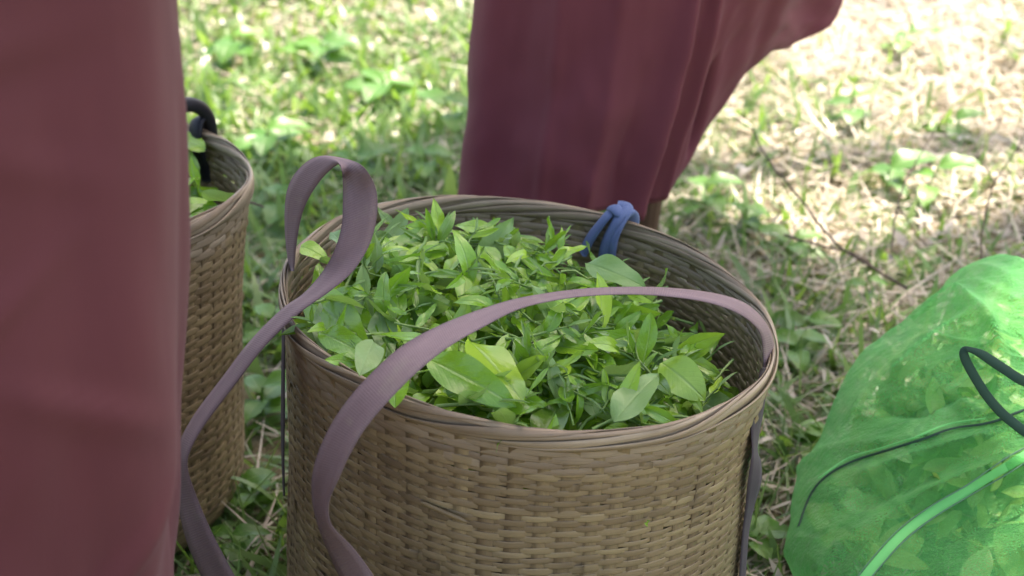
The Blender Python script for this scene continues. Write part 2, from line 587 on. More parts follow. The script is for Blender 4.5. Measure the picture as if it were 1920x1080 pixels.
def ring_mesh(name, a, b, n, ns, mat):
    th = np.linspace(0, 2 * np.pi, n, endpoint=False)
    ph = np.linspace(0, 2 * np.pi, ns, endpoint=False)
    T, F = np.meshgrid(th, ph, indexing='ij')
    rr = b_radius(RIM_Z) + wob(T, RIM_Z) + a * np.cos(F)
    V = np.stack([rr * np.cos(T), rr * np.sin(T), RIM_Z + b * np.sin(F)], -1).reshape(-1, 3)
    q = grid_faces(n, ns, True, True)
    return mesh_np(name, b_shear(V), [4] * len(q), q, mat, uv=np.stack([T * B_R, F * 0.01], -1).reshape(-1, 2))


rim = obj('rim', ring_mesh('rim_hoop', RIM_A * 0.45, RIM_B * 0.8, 160, 12, M_RIM), basket)
NR = 8
for i in range(NR):
    n = 420
    st = random.random() * 6.283
    th = st + np.linspace(0, 2 * np.pi + 0.12, n)
    f = 3.0 * th + 2 * np.pi * i / NR + 0.9 * (vnoise(th * 1.9, th * 0 + i * 5, 8) - 0.5)
    end = sstep(2 * np.pi - 0.05, 2 * np.pi + 0.12, th - st)
    sc = 1.0 + 0.45 * (vnoise(th * 4, th * 0 + i * 3, 9) - 0.5) + 0.22 * end + 0.22 * ((i * 7) % 5 - 2) / 2
    wd = 0.0068 * (1 + 0.75 * (vnoise(th * 3, th * 0 + i * 7, 10) - 0.5))
    V = np.zeros((n, 6, 3)); uv = np.zeros((n, 6, 2))
    for j, (a, b) in enumerate(PROF):
        fj = f + a * wd / 0.0098
        ee = sc * 1.0 + b * 0.0018 / RIM_A
        rr = b_radius(RIM_Z) + wob(th, RIM_Z) + RIM_A * ee * np.cos(fj) * (1.12)
        zz = RIM_Z + (RIM_B * (0.92 + 0.08 * sc) + b * 0.0018) * np.sin(fj)
        V[:, j] = np.stack([rr * np.cos(th), rr * np.sin(th), zz], -1)
        uv[:, j, 0] = th * B_R; uv[:, j, 1] = a * wd + (0 if b > 0 else 0.02)
    q = grid_faces(n, 6, False, True)
    caps = [np.arange(6)[::-1], (n - 1) * 6 + np.arange(6)]
    obj('rim_strip', mesh_np('rim_strip', b_shear(V.reshape(-1, 3)), [4] * len(q) + [6, 6], np.concatenate([q.ravel()] + caps), M_RIM, uv=uv.reshape(-1, 2)), rim)

# woven base plate
th = np.linspace(0, 2 * np.pi, 48, endpoint=False)
V = np.vstack([[[0, 0, 0.004]], np.stack([0.1 * np.cos(th), 0.1 * np.sin(th), 0 * th + 0.004], -1), np.stack([0.197 * np.cos(th), 0.197 * np.sin(th), 0 * th + 0.006], -1)])
tri = [(0, 1 + k, 1 + (k + 1) % 48) for k in range(48)]
qd = [(1 + k, 49 + k, 49 + (k + 1) % 48, 1 + (k + 1) % 48) for k in range(48)]
obj('base', mesh_np('base', V, [3] * 48 + [4] * 48, np.concatenate([np.array(tri).ravel(), np.array(qd).ravel()]), M_BAMBOO, uv=V[:, :2]), basket)

# loose strip ends that stand off the wall
for (th_, z_, ln, wd, up) in ((-2.05, 0.105, 0.15, 0.010, -0.02), (-2.55, 0.155, 0.10, 0.008, -0.012), (-1.02, 0.085, 0.12, 0.009, 0.012), (-1.32, 0.070, 0.10, 0.008, 0.01), (-1.98, 0.30, 0.05, 0.005, -0.004)):
    m_ = 12
    t = np.linspace(0, 1, m_)
    a_ = th_ + t * ln / B_R
    r_ = b_radius(z_) + 0.0045 + wob(a_, z_) + 0.0035 * t * t
    zz = z_ + up * t
    ww = wd * np.minimum(1, np.minimum(t * 9 + 0.15, (1 - t) * 5 + 0.25))
    V = np.zeros((m_, 4, 3))
    for j, (a, b) in enumerate(((-0.5, 1), (0.5, 1), (0.5, -1), (-0.5, -1))):
        rr = r_ + b * 0.0006
        V[:, j] = np.stack([rr * np.cos(a_), rr * np.sin(a_), zz + a * ww], -1)
    q = grid_faces(m_, 4, False, True)
    uv = np.stack([np.repeat(t * ln, 4), np.tile([-0.5, 0.5, 0.5, -0.5], m_) * wd], -1)
    obj('loose_strip_end', mesh_np('loose_strip_end', b_shear(V.reshape(-1, 3)), [4] * len(q) + [4, 4], np.concatenate([q.ravel(), [3, 2, 1, 0], 4 * (m_ - 1) + np.arange(4)]), M_BAMBOO, uv=uv), basket)

# lean about the base, rim centre kept where the photo has it
basket.rotation_euler = (0, B_LEAN, 0)
basket.location = (B_C[0] - B_H * math.sin(B_LEAN), B_C[1], 0.0)
BM = Matrix.Translation(basket.location) @ Matrix.Rotation(B_LEAN, 4, 'Y')


def copy_parts(src, dst):
    for ch in [c for c in bpy.data.objects if c.parent == src and not c.name.startswith('loose')]:
        c = ch.copy(); COL.objects.link(c); c.parent = dst
        for g in [x for x in bpy.data.objects if x.parent == ch]:
            d = g.copy(); COL.objects.link(d); d.parent = c


LB = Vector((-0.579, 1.79, -0.004))
basket2 = thing('woven_basket', 'woven bamboo basket with black handle, half hidden behind the near maroon dress', 'basket')
copy_parts(basket, basket2)
basket2.location = LB
basket2.rotation_mode = 'QUATERNION'
ROT2 = Matrix.Rotation(0.065, 4, 'Y') @ Matrix.Rotation(1.57, 4, 'Z')
basket2.rotation_quaternion = ROT2.to_quaternion()
basket2.scale = (1, 1, 1.1)
BM2 = Matrix.Translation(LB) @ ROT2 @ Matrix.Diagonal((1, 1, 1.1, 1))

# ------------------------------------------------------------------ tea leaves


def leaf_arrays(nl=8, wr=0.42, curl=0.3, fold=0.25, twist=0.0, wave=0.0, tipy=1.6):
    """Leaf along +Y, length 1, face +Z. Columns: edge, mid-half, rib, mid-half, edge."""
    t = np.linspace(0, 1, nl + 1)
    w = wr * 0.5 * (np.sin(np.pi * t ** 0.88) ** 0.68) * (1 - 0.22 * t ** tipy)
    w[0] = 0.018; w[-1] = 0.004
    V = []
    for i, ti in enumerate(t):
        ang = curl * ti
        cy = math.sin(ang) / curl if abs(curl) > 1e-4 else ti
        cz = -(1 - math.cos(ang)) / curl if abs(curl) > 1e-4 else 0
        tw = twist * (ti - 0.4)
        for j, s in enumerate((-1, -0.5, 0, 0.5, 1)):
            x = s * w[i]
            zf = abs(s) * w[i] * fold * (1 + 0.3 * math.sin(ti * 9)) + wave * 0.06 * math.sin(ti * 11 + s * 2) * abs(s)
            xx = x * math.cos(tw) - zf * math.sin(tw); z2 = x * math.sin(tw) + zf * math.cos(tw)
            V.append((xx, cy + math.sin(ang) * 0 * z2, cz + z2 * math.cos(ang)))
    q = grid_faces(nl + 1, 5)[:, ::-1]
    return np.array(V), q


def leaf_uv(v):
    k = len(v) // 5
    return np.stack([np.tile([0.0, 0.25, 0.5, 0.75, 1.0], k), np.repeat(np.linspace(0, 1, k), 5)], -1)


LEAF_VARS = []
for c in range(14):
    LEAF_VARS.append(leaf_arrays(8, random.uniform(0.36, 0.52), random.uniform(-0.9, 1.6), random.uniform(0.1, 0.8), random.uniform(-1.1, 1.1), random.uniform(0, 1), random.uniform(1.2, 2.4)))
LEAF_MESH = [mesh_np('tea_leaf', v, [4] * len(q), q, M_TEA, uv=leaf_uv(v)) for v, q in LEAF_VARS]
PALE_VARS = []
for c in range(4):
    v, q = LEAF_VARS[c * 3]
    PALE_VARS.append(mesh_np('tea_leaf', v, [4] * len(q), q, M_TEA_PALE, uv=leaf_uv(v)))
BIG_MESH = []
for c in range(4):
    v, q = leaf_arrays(14, 0.40 + 0.03 * c, 0.25 + 0.2 * c, 0.22, 0.2 * (c - 1.5), 0.5)
    BIG_MESH.append(mesh_np('tea_leaf', v, [4] * len(q), q, M_TEA, uv=leaf_uv(v)))
v, q = leaf_arrays(12, 0.46, 0.4, 0.25, 0.3, 0.6)
PALE_MESH = mesh_np('tea_leaf', v, [4] * len(q), q, M_TEA_PALE, uv=leaf_uv(v))


def frame_from(base, direction, normal, length, wscale=1.0):
    y = Vector(direction).normalized()
    n = Vector(normal)
    z = (n - y * n.dot(y)).normalized()
    x = y.cross(z)
    m = Matrix((x, y, z)).transposed().to_4x4()
    return Matrix.Translation(base) @ m @ Matrix.Diagonal((length * wscale, length, length, 1))


def put(o, m):
    o.matrix_world = m
    o.matrix_basis = m
    return o


def heap_h(u, v):
    """Leaf surface height above/below the rim plane, u right, v back (unit disc)."""
    u = np.asarray(u, float); v = np.asarray(v, float)
    r2 = u * u + v * v
    return (-0.030 - 0.042 * sstep(0.1, 0.95, u + 0.25 * v) - 0.026 * sstep(0.4, 1.0, v) + 0.030 * np.exp(-((u + 0.1) ** 2 + (v - 0.25) ** 2) / 0.25)
            + 0.018 * sstep(0.3, 0.95, -u) + 0.014 * (vnoise(u * 4 + 9, v * 4 + 3, 12) - 0.5) + 0.004 * sstep(0.3, 0.9, -v))


RI = 0.234


def heap_pt(u, v, dz=0.0):
    x, y = u * RI, v * RI
    z = B_H + float(heap_h(u, v)) + dz + 0.004 - B_CUT * x
    return Vector((x, y, z))


# named large leaves: (mesh, base pixel, tip pixel, base Y, tip Y, normal hint, width scale, label)
SPECIAL = [
    (BIG_MESH[1], (580, 556), (668, 628), 1.50, 1.40, (-0.4, -0.5, 0.75), 0.95, 'broad dark leaf lying over the basket rim just below the strap loop'),
    (BIG_MESH[0], (606, 543), (712, 628), 1.53, 1.44, (0.1, -0.4, 0.9), 0.8, 'long leaf beside the broad dark one under the strap loop'),
    (BIG_MESH[2], (600, 624), (690, 655), 1.41, 1.355, (-0.2, -0.5, 0.85), 0.8, 'bright green leaf poking out over the left front rim'),
    (PALE_MESH, (700, 640), (680, 690), 1.35, 1.30, (0.1, -0.8, 0.5), 1.2, 'pale yellow-green leaf hooked over the rim beside the crossing strap'),
    (BIG_MESH[3], (742, 690), (742, 750), 1.325, 1.288, (0.1, -0.9, 0.35), 1.35, 'rounded leaf hanging over the front rim below the crossing strap'),
    (BIG_MESH[1], (800, 672), (968, 748), 1.36, 1.315, (-0.15, -0.55, 0.8), 1.0, 'large glossy leaf with a dark spot lying along the front rim'),
    (BIG_MESH[0], (880, 640), (988, 735), 1.43, 1.335, (0.35, -0.35, 0.85), 1.0, 'large folded leaf behind the spotted one at the front rim'),
    (PALE_MESH, (1152, 792), (1232, 684), 1.315, 1.36, (-0.55, -0.75, 0.45), 1.1, 'pale leaf standing upright at the front right rim'),
    (PALE_MESH, (1100, 494), (1206, 522), 1.60, 1.55, (0.0, -0.5, 0.85), 1.0, 'pale broad leaf lying just below the blue cloth tie'),
    (BIG_MESH[2], (936, 440), (848, 402), 1.68, 1.70, (0.1, -0.45, 0.9), 0.75, 'pointed leaf sticking up at the back of the heap'),
    (BIG_MESH[3], (1240, 680), (1325, 735), 1.44, 1.40, (0.1, -0.7, 0.65), 1.5, 'dark round glossy leaf tucked by the right basket wall'),
    (LEAF_MESH[3], (738, 500), (722, 432), 1.58, 1.60, (0.2, -0.9, 0.3), 1.0, 'slim leaf standing upright beside the strap loop'),
    (BIG_MESH[0], (842, 470), (765, 478), 1.62, 1.60, (0.0, -0.6, 0.8), 1.0, 'broad flat leaf near the back wall behind the heap centre'),
    (BIG_MESH[2], (722, 590), (706, 500), 1.47, 1.50, (-0.5, -0.7, 0.5), 0.9, 'long narrow folded leaf standing in the left of the heap'),
    (BIG_MESH[1], (1275, 662), (1330, 640), 1.50, 1.52, (0, -0.5, 0.85), 0.7, 'slender leaf tip poking up against the right inner wall'),
    (BIG_MESH[3], (560, 462), (612, 470), 1.60, 1.58, (0.3, -0.5, 0.8), 1.2, 'dark leaf pressed against the left inner wall inside the strap loop'),
]
tot = 0
for me, b, t_, yb, yt, nrm, ws, lab in SPECIAL:
    A, T_ = P(*b, yb), P(*t_, yt)
    o = obj('tea_leaf', me)
    put(o, frame_from(A, T_ - A, nrm, (T_ - A).length, ws))
    tag(o, lab, 'tea leaf', 'tea leaves heaped in the front basket')

stem_meshes = []
for i in range(5):
    ln = 1.0
    pth = catmull([(0, 0, 0), (random.uniform(-.08, .08), 0.33, random.uniform(-.04, .1)), (random.uniform(-.12, .12), 0.66, random.uniform(0, .16)), (random.uniform(-.1, .1), 1.0, random.uniform(0.02, .2))], 7)
    stem_meshes.append((tube_mesh('stem', pth, np.linspace(0.034, 0.02, 7), M_STEM, 5), pth))
V, q = leaf_arrays(5, 0.14, 0.4, 1.1, 0.3)
BUD_MESH = mesh_np('bud', V, [4] * len(q), q, M_TEA_PALE, uv=leaf_uv(V))


def zone(u, v):
    if u < -0.55:
        return 'near the strap loop of the front basket'
    if u > 0.5:
        return 'at the right wall of the front basket'
    if v < -0.5:
        return 'along the front rim of its basket heap'
    if v > 0.5:
        return 'along the back wall of the front basket'
    if u < 0:
        return 'in the left middle of the basket heap'
    return 'in the right middle of the basket heap'


def inside(p, m=0.004):
    r = math.hypot(p.x, p.y)
    return r < 0.241 - m or p.z > B_H - B_CUT * p.x + 0.004


def rand_dir(tmin, tmax):
    a = random.uniform(0, 2 * math.pi); e = math.radians(random.uniform(tmin, tmax))
    return Vector((math.cos(a) * math.cos(e), math.sin(a) * math.cos(e), math.sin(e)))


def rand_norm(spread):
    n = Vector((random.gauss(0, spread), random.gauss(0, spread), 1)) + Vector((0, -0.25, 0))
    return n.normalized()


def disc():
    r = math.sqrt(random.random()) * 0.97; a = random.uniform(0, 2 * math.pi)
    return r * math.cos(a), r * math.sin(a)


cnt = 0
tries = 0
while cnt < 125 and tries < 4000:      # single leaves
    tries += 1
    u, v_ = disc()
    L = random.choice([0.038, 0.045, 0.052, 0.062, 0.072]) * random.uniform(0.85, 1.15)
    d = rand_dir(-15, 45)
    b = heap_pt(u, v_, random.uniform(-0.006, 0.012)) - d * L * 0.45
    if not (inside(b) and inside(b + d * L)):
        continue
    o = obj('tea_leaf', random.choice(LEAF_MESH + PALE_VARS))
    put(o, BM @ frame_from(b, d, rand_norm(0.75), L, random.uniform(0.85, 1.2)))
    zn = zone(u, v_)
    sz = 'large' if L > 0.058 else 'small'
    tag(o, sz + ' loose green tea leaf ' + zn, 'tea leaf', sz + ' single tea leaves ' + zn)
    cnt += 1
cnt = 0
while cnt < 160 and tries < 9000:      # plucked shoots: stem, two or three leaves, bud
    tries += 1
    u, v_ = disc()
    L = random.uniform(0.036, 0.056)
    d = rand_dir(-25, 40)
    b = heap_pt(u, v_, random.uniform(-0.002, 0.014)) - d * L * 0.6
    if not (inside(b, 0.01) and inside(b + d * (L + 0.03), 0.01)):
        continue
    zn = zone(u, v_)
    root = thing('tea_shoot', 'tea shoot with stem and leaves ' + zn, 'tea shoot', group='tea shoots ' + zn)
    rm = BM @ frame_from(b, d, rand_norm(0.5), L)
    put(root, rm)
    sm, pth = random.choice(stem_meshes)
    obj('stem', sm, root)
    k = random.choice([2, 3, 3])
    for j in range(k):
        at = Vector(pth[[3, 5, 6][j]])
        ll = random.uniform(0.7, 1.25) * (1 - 0.18 * j)
        a = random.uniform(0, 6.28)
        dd = Vector((math.cos(a) * 0.9, random.uniform(0.25, 0.9), math.sin(a) * 0.6 + 0.1))
        lf = obj('leaf', random.choice(LEAF_MESH), root)
        lf.matrix_basis = frame_from(at, dd, (random.gauss(0, .4), random.gauss(0, .3), 1), ll, random.uniform(0.55, 1.0))
    bd = obj('bud', BUD_MESH, root)
    bd.matrix_basis = frame_from(Vector(pth[6]), (random.uniform(-.2, .2), 1, random.uniform(-.1, .3)), (0, 0, 1), random.uniform(0.45, 0.7))
    cnt += 1


def leaf_mass(name, mats4, mat, core=None):
    """Many leaves joined: what lies under the countable ones."""
    VV, SS, II = [], 0, []
    off = 0
    for m in mats4:
        v, q = random.choice(LEAF_VARS)
        A = np.array(m)
        VV.append(v @ A[:3, :3].T + A[:3, 3])
        II.append(q + off)
        off += len(v)
    q = np.concatenate(II)
    return mesh_np(name, np.concatenate(VV), [4] * len(q), q, mat, uv=np.concatenate([leaf_uv(v) for v in VV]))


ms = []
while len(ms) < 1100:
    u, v_ = disc()
    L = random.uniform(0.03, 0.06)
    d = rand_dir(-35, 35)
    b = heap_pt(u, v_, random.uniform(-0.065, -0.014)) - d * L * 0.5
    if inside(b) and inside(b + d * L):
        ms.append(BM @ frame_from(b, d, rand_norm(0.8), L))
mass = obj('tea_leaves', leaf_mass('tea_leaves', ms, M_TEA))
mass['kind'] = 'stuff'
tag(mass, 'mass of green tea leaves packed under the top of the front basket', 'tea leaves')
# packed leaf body that fills the basket below the loose leaves
nu, nv = 14, 40
VV = []
for i in range(nu):
    for j in range(nv):
        r = 0.985 * i / (nu - 1); a = 2 * math.pi * j / nv
        p = heap_pt(r * math.cos(a), r * math.sin(a), -0.035)
        VV.append(BM @ (p - Vector((0, 0, 0.02))))
q = grid_faces(nu, nv, False, True)
obj('packed_leaves', mesh_np('packed_leaves', np.array(VV), [4] * len(q), q, M_TEA), mass)['kind'] = 'stuff'

# leaves in the second basket
cnt = 0
while cnt < 46:
    a = random.uniform(-1.6, 1.6) - 1.57; r = math.sqrt(random.random()) * 0.225
    L = random.uniform(0.05, 0.075)
    d = rand_dir(-5, 40)
    w = Vector((r * math.cos(a), r * math.sin(a), B_H - 0.026 - B_CUT * r * math.cos(a) + random.uniform(-0.01, 0.02)))
    b = w - d * L * 0.5
    if math.hypot(b.x, b.y) > 0.235 or math.hypot((b + d * L).x, (b + d * L).y) > 0.235:
        continue
    o = obj('tea_leaf', random.choice(LEAF_MESH + BIG_MESH))
    put(o, BM2 @ frame_from(b, d, rand_norm(0.5), L, 1.1))
    tag(o, 'green tea leaf inside the half hidden basket with black handle', 'tea leaf', 'tea leaves in the half hidden basket')
    cnt += 1
ms = []
while len(ms) < 300:
    a = random.uniform(0, 6.283); r = math.sqrt(random.random()) * 0.23
    L = random.uniform(0.04, 0.07); d = rand_dir(-30, 30)
    b = Vector((r * math.cos(a), r * math.sin(a), B_H - B_CUT * r * math.cos(a) - random.uniform(0.035, 0.07))) - d * L * 0.5
    if math.hypot(b.x, b.y) < 0.235 and math.hypot((b + d * L).x, (b + d * L).y) < 0.235:
        ms.append(BM2 @ frame_from(b, d, rand_norm(0.7), L))
mass2 = obj('tea_leaves', leaf_mass('tea_leaves', ms, M_TEA))
mass2['kind'] = 'stuff'
tag(mass2, 'tea leaves packed in the half hidden basket', 'tea leaves')

# ------------------------------------------------------------------ straps


def ribbon(name, stations, width, mat, parent=None, thick=0.0016, n=90, sides=None):
    """Webbing through stations (edge A pixel, edge B pixel, Y, sign). The two edges get the depths that make the true width constant."""
    A, B = [], []
    for (a, b, Y, sg) in stations:
        ra, rb = ray(*a), ray(*b)
        pa, pb = CAM + ra * (Y / ra.y), CAM + rb * (Y / rb.y)
        sep = (pa - pb).length
        if sep < width:
            dd = 0.5 * math.sqrt(width ** 2 - sep ** 2) * sg
            pa = CAM + ra * ((Y + dd) / ra.y); pb = CAM + rb * ((Y - dd) / rb.y)
        A.append(pa); B.append(pb)
    A = catmull([tuple(p) for p in A], n); B = catmull([tuple(p) for p in B], n)
    T = np.gradient((A + B) / 2, axis=0)
    N = np.cross(T, B - A); N /= np.linalg.norm(N, axis=1)[:, None] + 1e-12
    W = 5
    V = np.zeros((n, 2 * W, 3))
    for j in range(W):
        f = j / (W - 1)
        c = A * (1 - f) + B * f
        e = 1.0 if 0 < j < W - 1 else 0.4
        V[:, j] = c + N * thick * 0.5 * e
        V[:, 2 * W - 1 - j] = c - N * thick * 0.5 * e
    q = grid_faces(n, 2 * W, False, True)
    caps = [np.arange(2 * W)[::-1], (n - 1) * 2 * W + np.arange(2 * W)]
    al = np.concatenate([[0], np.cumsum(np.linalg.norm(np.diff((A + B) / 2, axis=0), axis=1))])
    ac = np.concatenate([np.linspace(0, 1, W), np.linspace(1, 0, W)])
    uv = np.stack([np.repeat(al, 2 * W), np.tile(ac, n)], -1)
    return obj(name, mesh_np(name, V.reshape(-1, 3), [4] * len(q) + [2 * W] * 2, np.concatenate([q.ravel()] + caps), mat, uv=uv), parent)


strap1 = thing('carrying_strap', 'purple-brown strap curling up in a loop at the left of the front basket', 'strap')
ribbon('band', [
    ((543, 508), (551, 508), 1.545, 1), ((536, 455), (556, 455), 1.54, 1), ((534, 400), (566, 402), 1.535, 1), ((540, 352), (582, 366), 1.53, 1),
    ((563, 314), (606, 332), 1.525, 1), ((598, 293), (634, 308), 1.515, 1), ((644, 297), (640, 318), 1.50, 1), ((680, 312), (643, 340), 1.485, -1), ((704, 352), (643, 382), 1.475, -1),
    ((707, 400), (640, 426), 1.465, -1), ((694, 456), (625, 474), 1.455, -1), ((662, 508), (600, 516), 1.445, -1), ((618, 546), (567, 552), 1.435, -1), ((560, 588), (528, 580), 1.43, -1), ((496, 650), (470, 638), 1.43, -1),
    ((440, 722), (418, 706), 1.43, -1), ((384, 796), (364, 778), 1.43, -1), ((356, 846), (334, 836), 1.425, -1), ((352, 880), (326, 885), 1.42, -1), ((368, 930), (332, 938), 1.41, -1), ((398, 1000), (352, 1020), 1.39, -1),
    ((440, 1080), (388, 1102), 1.375, -1), ((500, 1190), (440, 1210), 1.36, -1), ((560, 1300), (505, 1320), 1.36, -1)], 0.036, M_STRAP, strap1, n=150)
ribbon('side_band', [((529, 600), (537, 600), 1.53, 1), ((528, 680), (534, 680), 1.53, 1), ((527, 780), (534, 780), 1.535, 1), ((528, 860), (533, 860), 1.535, 1), ((531, 930), (534, 930), 1.54, 1)], 0.03, M_DSTRAP, strap1, n=40)

strap2 = thing('carrying_strap', 'purple-brown strap arching across the heaped leaves and down the basket front', 'strap')
ribbon('band', [
    ((1448, 690), (1432, 690), 1.475, 1), ((1450, 640), (1428, 634), 1.47, 1), ((1432, 600), (1410, 606), 1.46, 1), ((1396, 568), (1376, 584), 1.45, 1), ((1340, 550), (1326, 567), 1.44, 1), ((1260, 540), (1254, 556), 1.43, 1), ((1180, 538), (1180, 552), 1.42, 1),
    ((1100, 541), (1102, 555), 1.40, 1), ((1030, 549), (1036, 564), 1.38, 1), ((960, 562), (972, 580), 1.35, 1), ((890, 584), (908, 612), 1.32, 1), ((820, 612), (842, 650), 1.285, 1),
    ((752, 650), (784, 696), 1.255, 1), ((690, 706), (730, 750), 1.235, 1), ((640, 766), (686, 802), 1.225, 1), ((604, 830), (656, 852), 1.22, 1), ((586, 890), (634, 900), 1.22, 1), ((586, 940), (617, 942), 1.225, 1), ((598, 990), (622, 985), 1.225, 1),
    ((622, 1050), (664, 1030), 1.225, 1), ((650, 1110), (706, 1090), 1.22, 1), ((690, 1200), (750, 1180), 1.215, 1), ((730, 1300), (790, 1285), 1.21, 1)], 0.036, M_STRAP, strap2, n=150)
ribbon('side_band', [((1440, 690), (1428, 690), 1.44, 1), ((1436, 740), (1414, 740), 1.44, 1), ((1428, 790), (1408, 790), 1.44, 1), ((1420, 840), (1410, 842), 1.435, 1), ((1427, 868), (1408, 866), 1.43, 1), ((1427, 905), (1402, 905), 1.43, 1), ((1414, 950), (1398, 950), 1.44, 1), ((1404, 1000), (1392, 1000), 1.445, 1), ((1398, 1080), (1386, 1080), 1.45, 1), ((1390, 1180), (1380, 1180), 1.45, 1)], 0.034, M_DSTRAP, strap2, n=70)

# ------------------------------------------------------------------ blue cloth tie on the rim


def rim_frame(theta):
    c, s = math.cos(theta), math.sin(theta)

    def f(tan, rad, up):
        x = c * (B_R - 0.003 + rad) - s * tan
        y = s * (B_R - 0.003 + rad) + c * tan
        return tuple(BM @ Vector((x, y, B_H + up - B_CUT * x)))
    return f


tie = thing('cloth_tie', 'blue cloth strip knotted over the back rim of the front basket', 'cloth tie')
rf = rim_frame(math.radians(66.5))
for pts, r in (
    ([(0.006, 0.010, -0.03), (0.004, 0.012, -0.006), (0.0, 0.004, 0.007), (0.004, -0.010, 0.004), (0.013, -0.013, -0.012), (0.022, -0.014, -0.03), (0.028, -0.014, -0.048)], 0.0062),
    ([(-0.010, 0.012, -0.03), (-0.010, 0.012, -0.004), (-0.010, 0.003, 0.010), (-0.009, -0.011, 0.004), (-0.003, -0.015, -0.014), (0.002, -0.015, -0.034), (0.004, -0.014, -0.055)], 0.0072),
    ([(-0.016, 0.012, -0.03), (-0.018, 0.011, -0.002), (-0.017, 0.0, 0.009), (-0.013, -0.013, -0.002), (-0.008, -0.017, -0.02), (-0.006, -0.016, -0.05)], 0.006),
    ([(0.004, 0.004, 0.008), (-0.003, -0.006, 0.013), (-0.012, -0.009, 0.010), (-0.017, -0.002, 0.012), (-0.012, 0.006, 0.014), (-0.002, 0.004, 0.014)], 0.0052),
):
    obj('cloth_strip', tube_mesh('cloth_strip', catmull([rf(*p) for p in pts], 28), 1.35 * r * (1 + 0.12 * np.sin(np.linspace(0, 9, 28))), M_BLUE, 10, 0.55, (0.1, -0.8, 0.6)), tie)

# ------------------------------------------------------------------ black handle of the second basket
def px_path(pts, n):
    return catmull([tuple(P(*p)) for p in pts], n)


best = None
for a in np.linspace(0, 2 * np.pi, 400):
    x_, y_ = 0.25 * math.cos(a), 0.25 * math.sin(a)
    w = BM2 @ Vector((x_, y_, B_H - B_CUT * x_))
    d_ = w - CAM
    px_ = 960 + FPX * d_.dot(CR) / d_.dot(CF)
    if w.y > LB.y and (best is None or abs(px_ - 374) < best[0]):
        best = (abs(px_ - 374), w.y, 540 - FPX * d_.dot(CU) / d_.dot(CF))
HY, HP = best[1], best[2] - 226
hd = obj('handle', tube_mesh('handle', px_path([(x, y + HP, HY + k) for x, y, k in ((300, 250, -0.06), (312, 205, -0.05), (335, 186, -0.04), (362, 183, -0.02), (384, 196, 0.0), (395, 222, 0.012), (398, 262, 0.02))], 30), 0.0092, M_BLACK, 12, 0.8))
hd2 = obj('handle_wrap', tube_mesh('handle_wrap', px_path([(x, y + HP, HY + k) for x, y, k in ((384, 250, 0.012), (380, 216, 0.008), (370, 214, -0.004), (366, 240, -0.012), (371, 270, -0.013), (381, 300, -0.014), (390, 325, -0.016))], 26), 0.0125, M_BLACK, 12, 0.4, (0, -1, 0.3)))
for h in (hd, hd2):
    h.parent = basket2
    h.matrix_parent_inverse = BM2.inverted()
hd['label'] = 'black rubber handle loop at the back rim'
hd2['label'] = 'black rubber band wrapped over the rim'

# ------------------------------------------------------------------ people in maroon dresses


def skin_body(name, verts, edges, radii, parent, root=0):
    me = bpy.data.meshes.new(name)
    me.from_pydata(verts, edges, [])
    o = obj(name, me, parent)
    o.modifiers.new('skin', 'SKIN')
    o.modifiers.new('sub', 'SUBSURF').levels = 1
    o.modifiers['sub'].render_levels = 2
    lay = me.skin_vertices[0].data
    for i, r in enumerate(radii):
        lay[i].radius = (r, r) if not isinstance(r, tuple) else r
        lay[i].use_root = (i == root)
    me.materials.append(M_SKIN)
    return o


def build_body(parent, hip, knees, ankles, toes, chest, neck, head, elbows, hands):
    V, E, R = [], [], []

    def add(p, r, prev=None):
        V.append(tuple(p)); R.append(r)
        if prev is not None:
            E.append((prev, len(V) - 1))
        return len(V) - 1
    h = add(hip, (0.13, 0.10))
    w = add(Vector(hip).lerp(Vector(chest), 0.5), (0.115, 0.09), h)
    c = add(chest, (0.14, 0.10), w)
    n0 = add(Vector(chest).lerp(Vector(neck), 0.6), (0.09, 0.07), c)
    n = add(neck, 0.052, n0)
    hd0 = add(Vector(neck).lerp(Vector(head), 0.45), (0.06, 0.068), n)
    hd1 = add(head, (0.078, 0.092), hd0)
    add(Vector(head) + (Vector(head) - Vector(neck)).normalized() * 0.075, (0.06, 0.07), hd1)
    for i, s in enumerate((-1, 1)):
        th_ = add(Vector(hip) + Vector((s * 0.085, 0, -0.05)), 0.085, h)
        k = add(knees[i], 0.056, th_)
        ca = add(Vector(knees[i]).lerp(Vector(ankles[i]), 0.3), 0.046, k)
        a = add(ankles[i], 0.027, ca)
        f = add(Vector(ankles[i]).lerp(Vector(toes[i]), 0.5) + Vector((0, 0, -0.03)), (0.038, 0.03), a)
        add(toes[i], (0.04, 0.018), f)
        sh = add(Vector(chest) + Vector((s * 0.17, 0, 0.10)), 0.055, n0)
        e = add(elbows[i], 0.04, sh)
        hw = add(hands[i], 0.027, e)
        dirv = (Vector(hands[i]) - Vector(elbows[i])).normalized()
        side = dirv.cross(Vector((0, 1, 0.2))).normalized()
        palm = add(Vector(hands[i]) + dirv * 0.07, (0.034, 0.017), hw)
        for fi, (so, ln) in enumerate(((-0.030, 0.065), (-0.010, 0.078), (0.010, 0.074), (0.030, 0.058))):
            b0 = add(Vector(hands[i]) + dirv * 0.10 + side * so, 0.009, palm)
            m0 = add(Vector(hands[i]) + dirv * (0.10 + ln * 0.5) + side * so * 1.15, 0.0085, b0)
            add(Vector(hands[i]) + dirv * (0.10 + ln * 0.95) + side * so * 1.1 + Vector((0, 0.012, 0)), 0.0075, m0)
        t0 = add(Vector(hands[i]) + dirv * 0.045 - side * 0.04, 0.011, palm)
        add(Vector(hands[i]) + dirv * 0.085 - side * 0.062, 0.009, t0)
    return skin_body('body', V, E, R, parent)


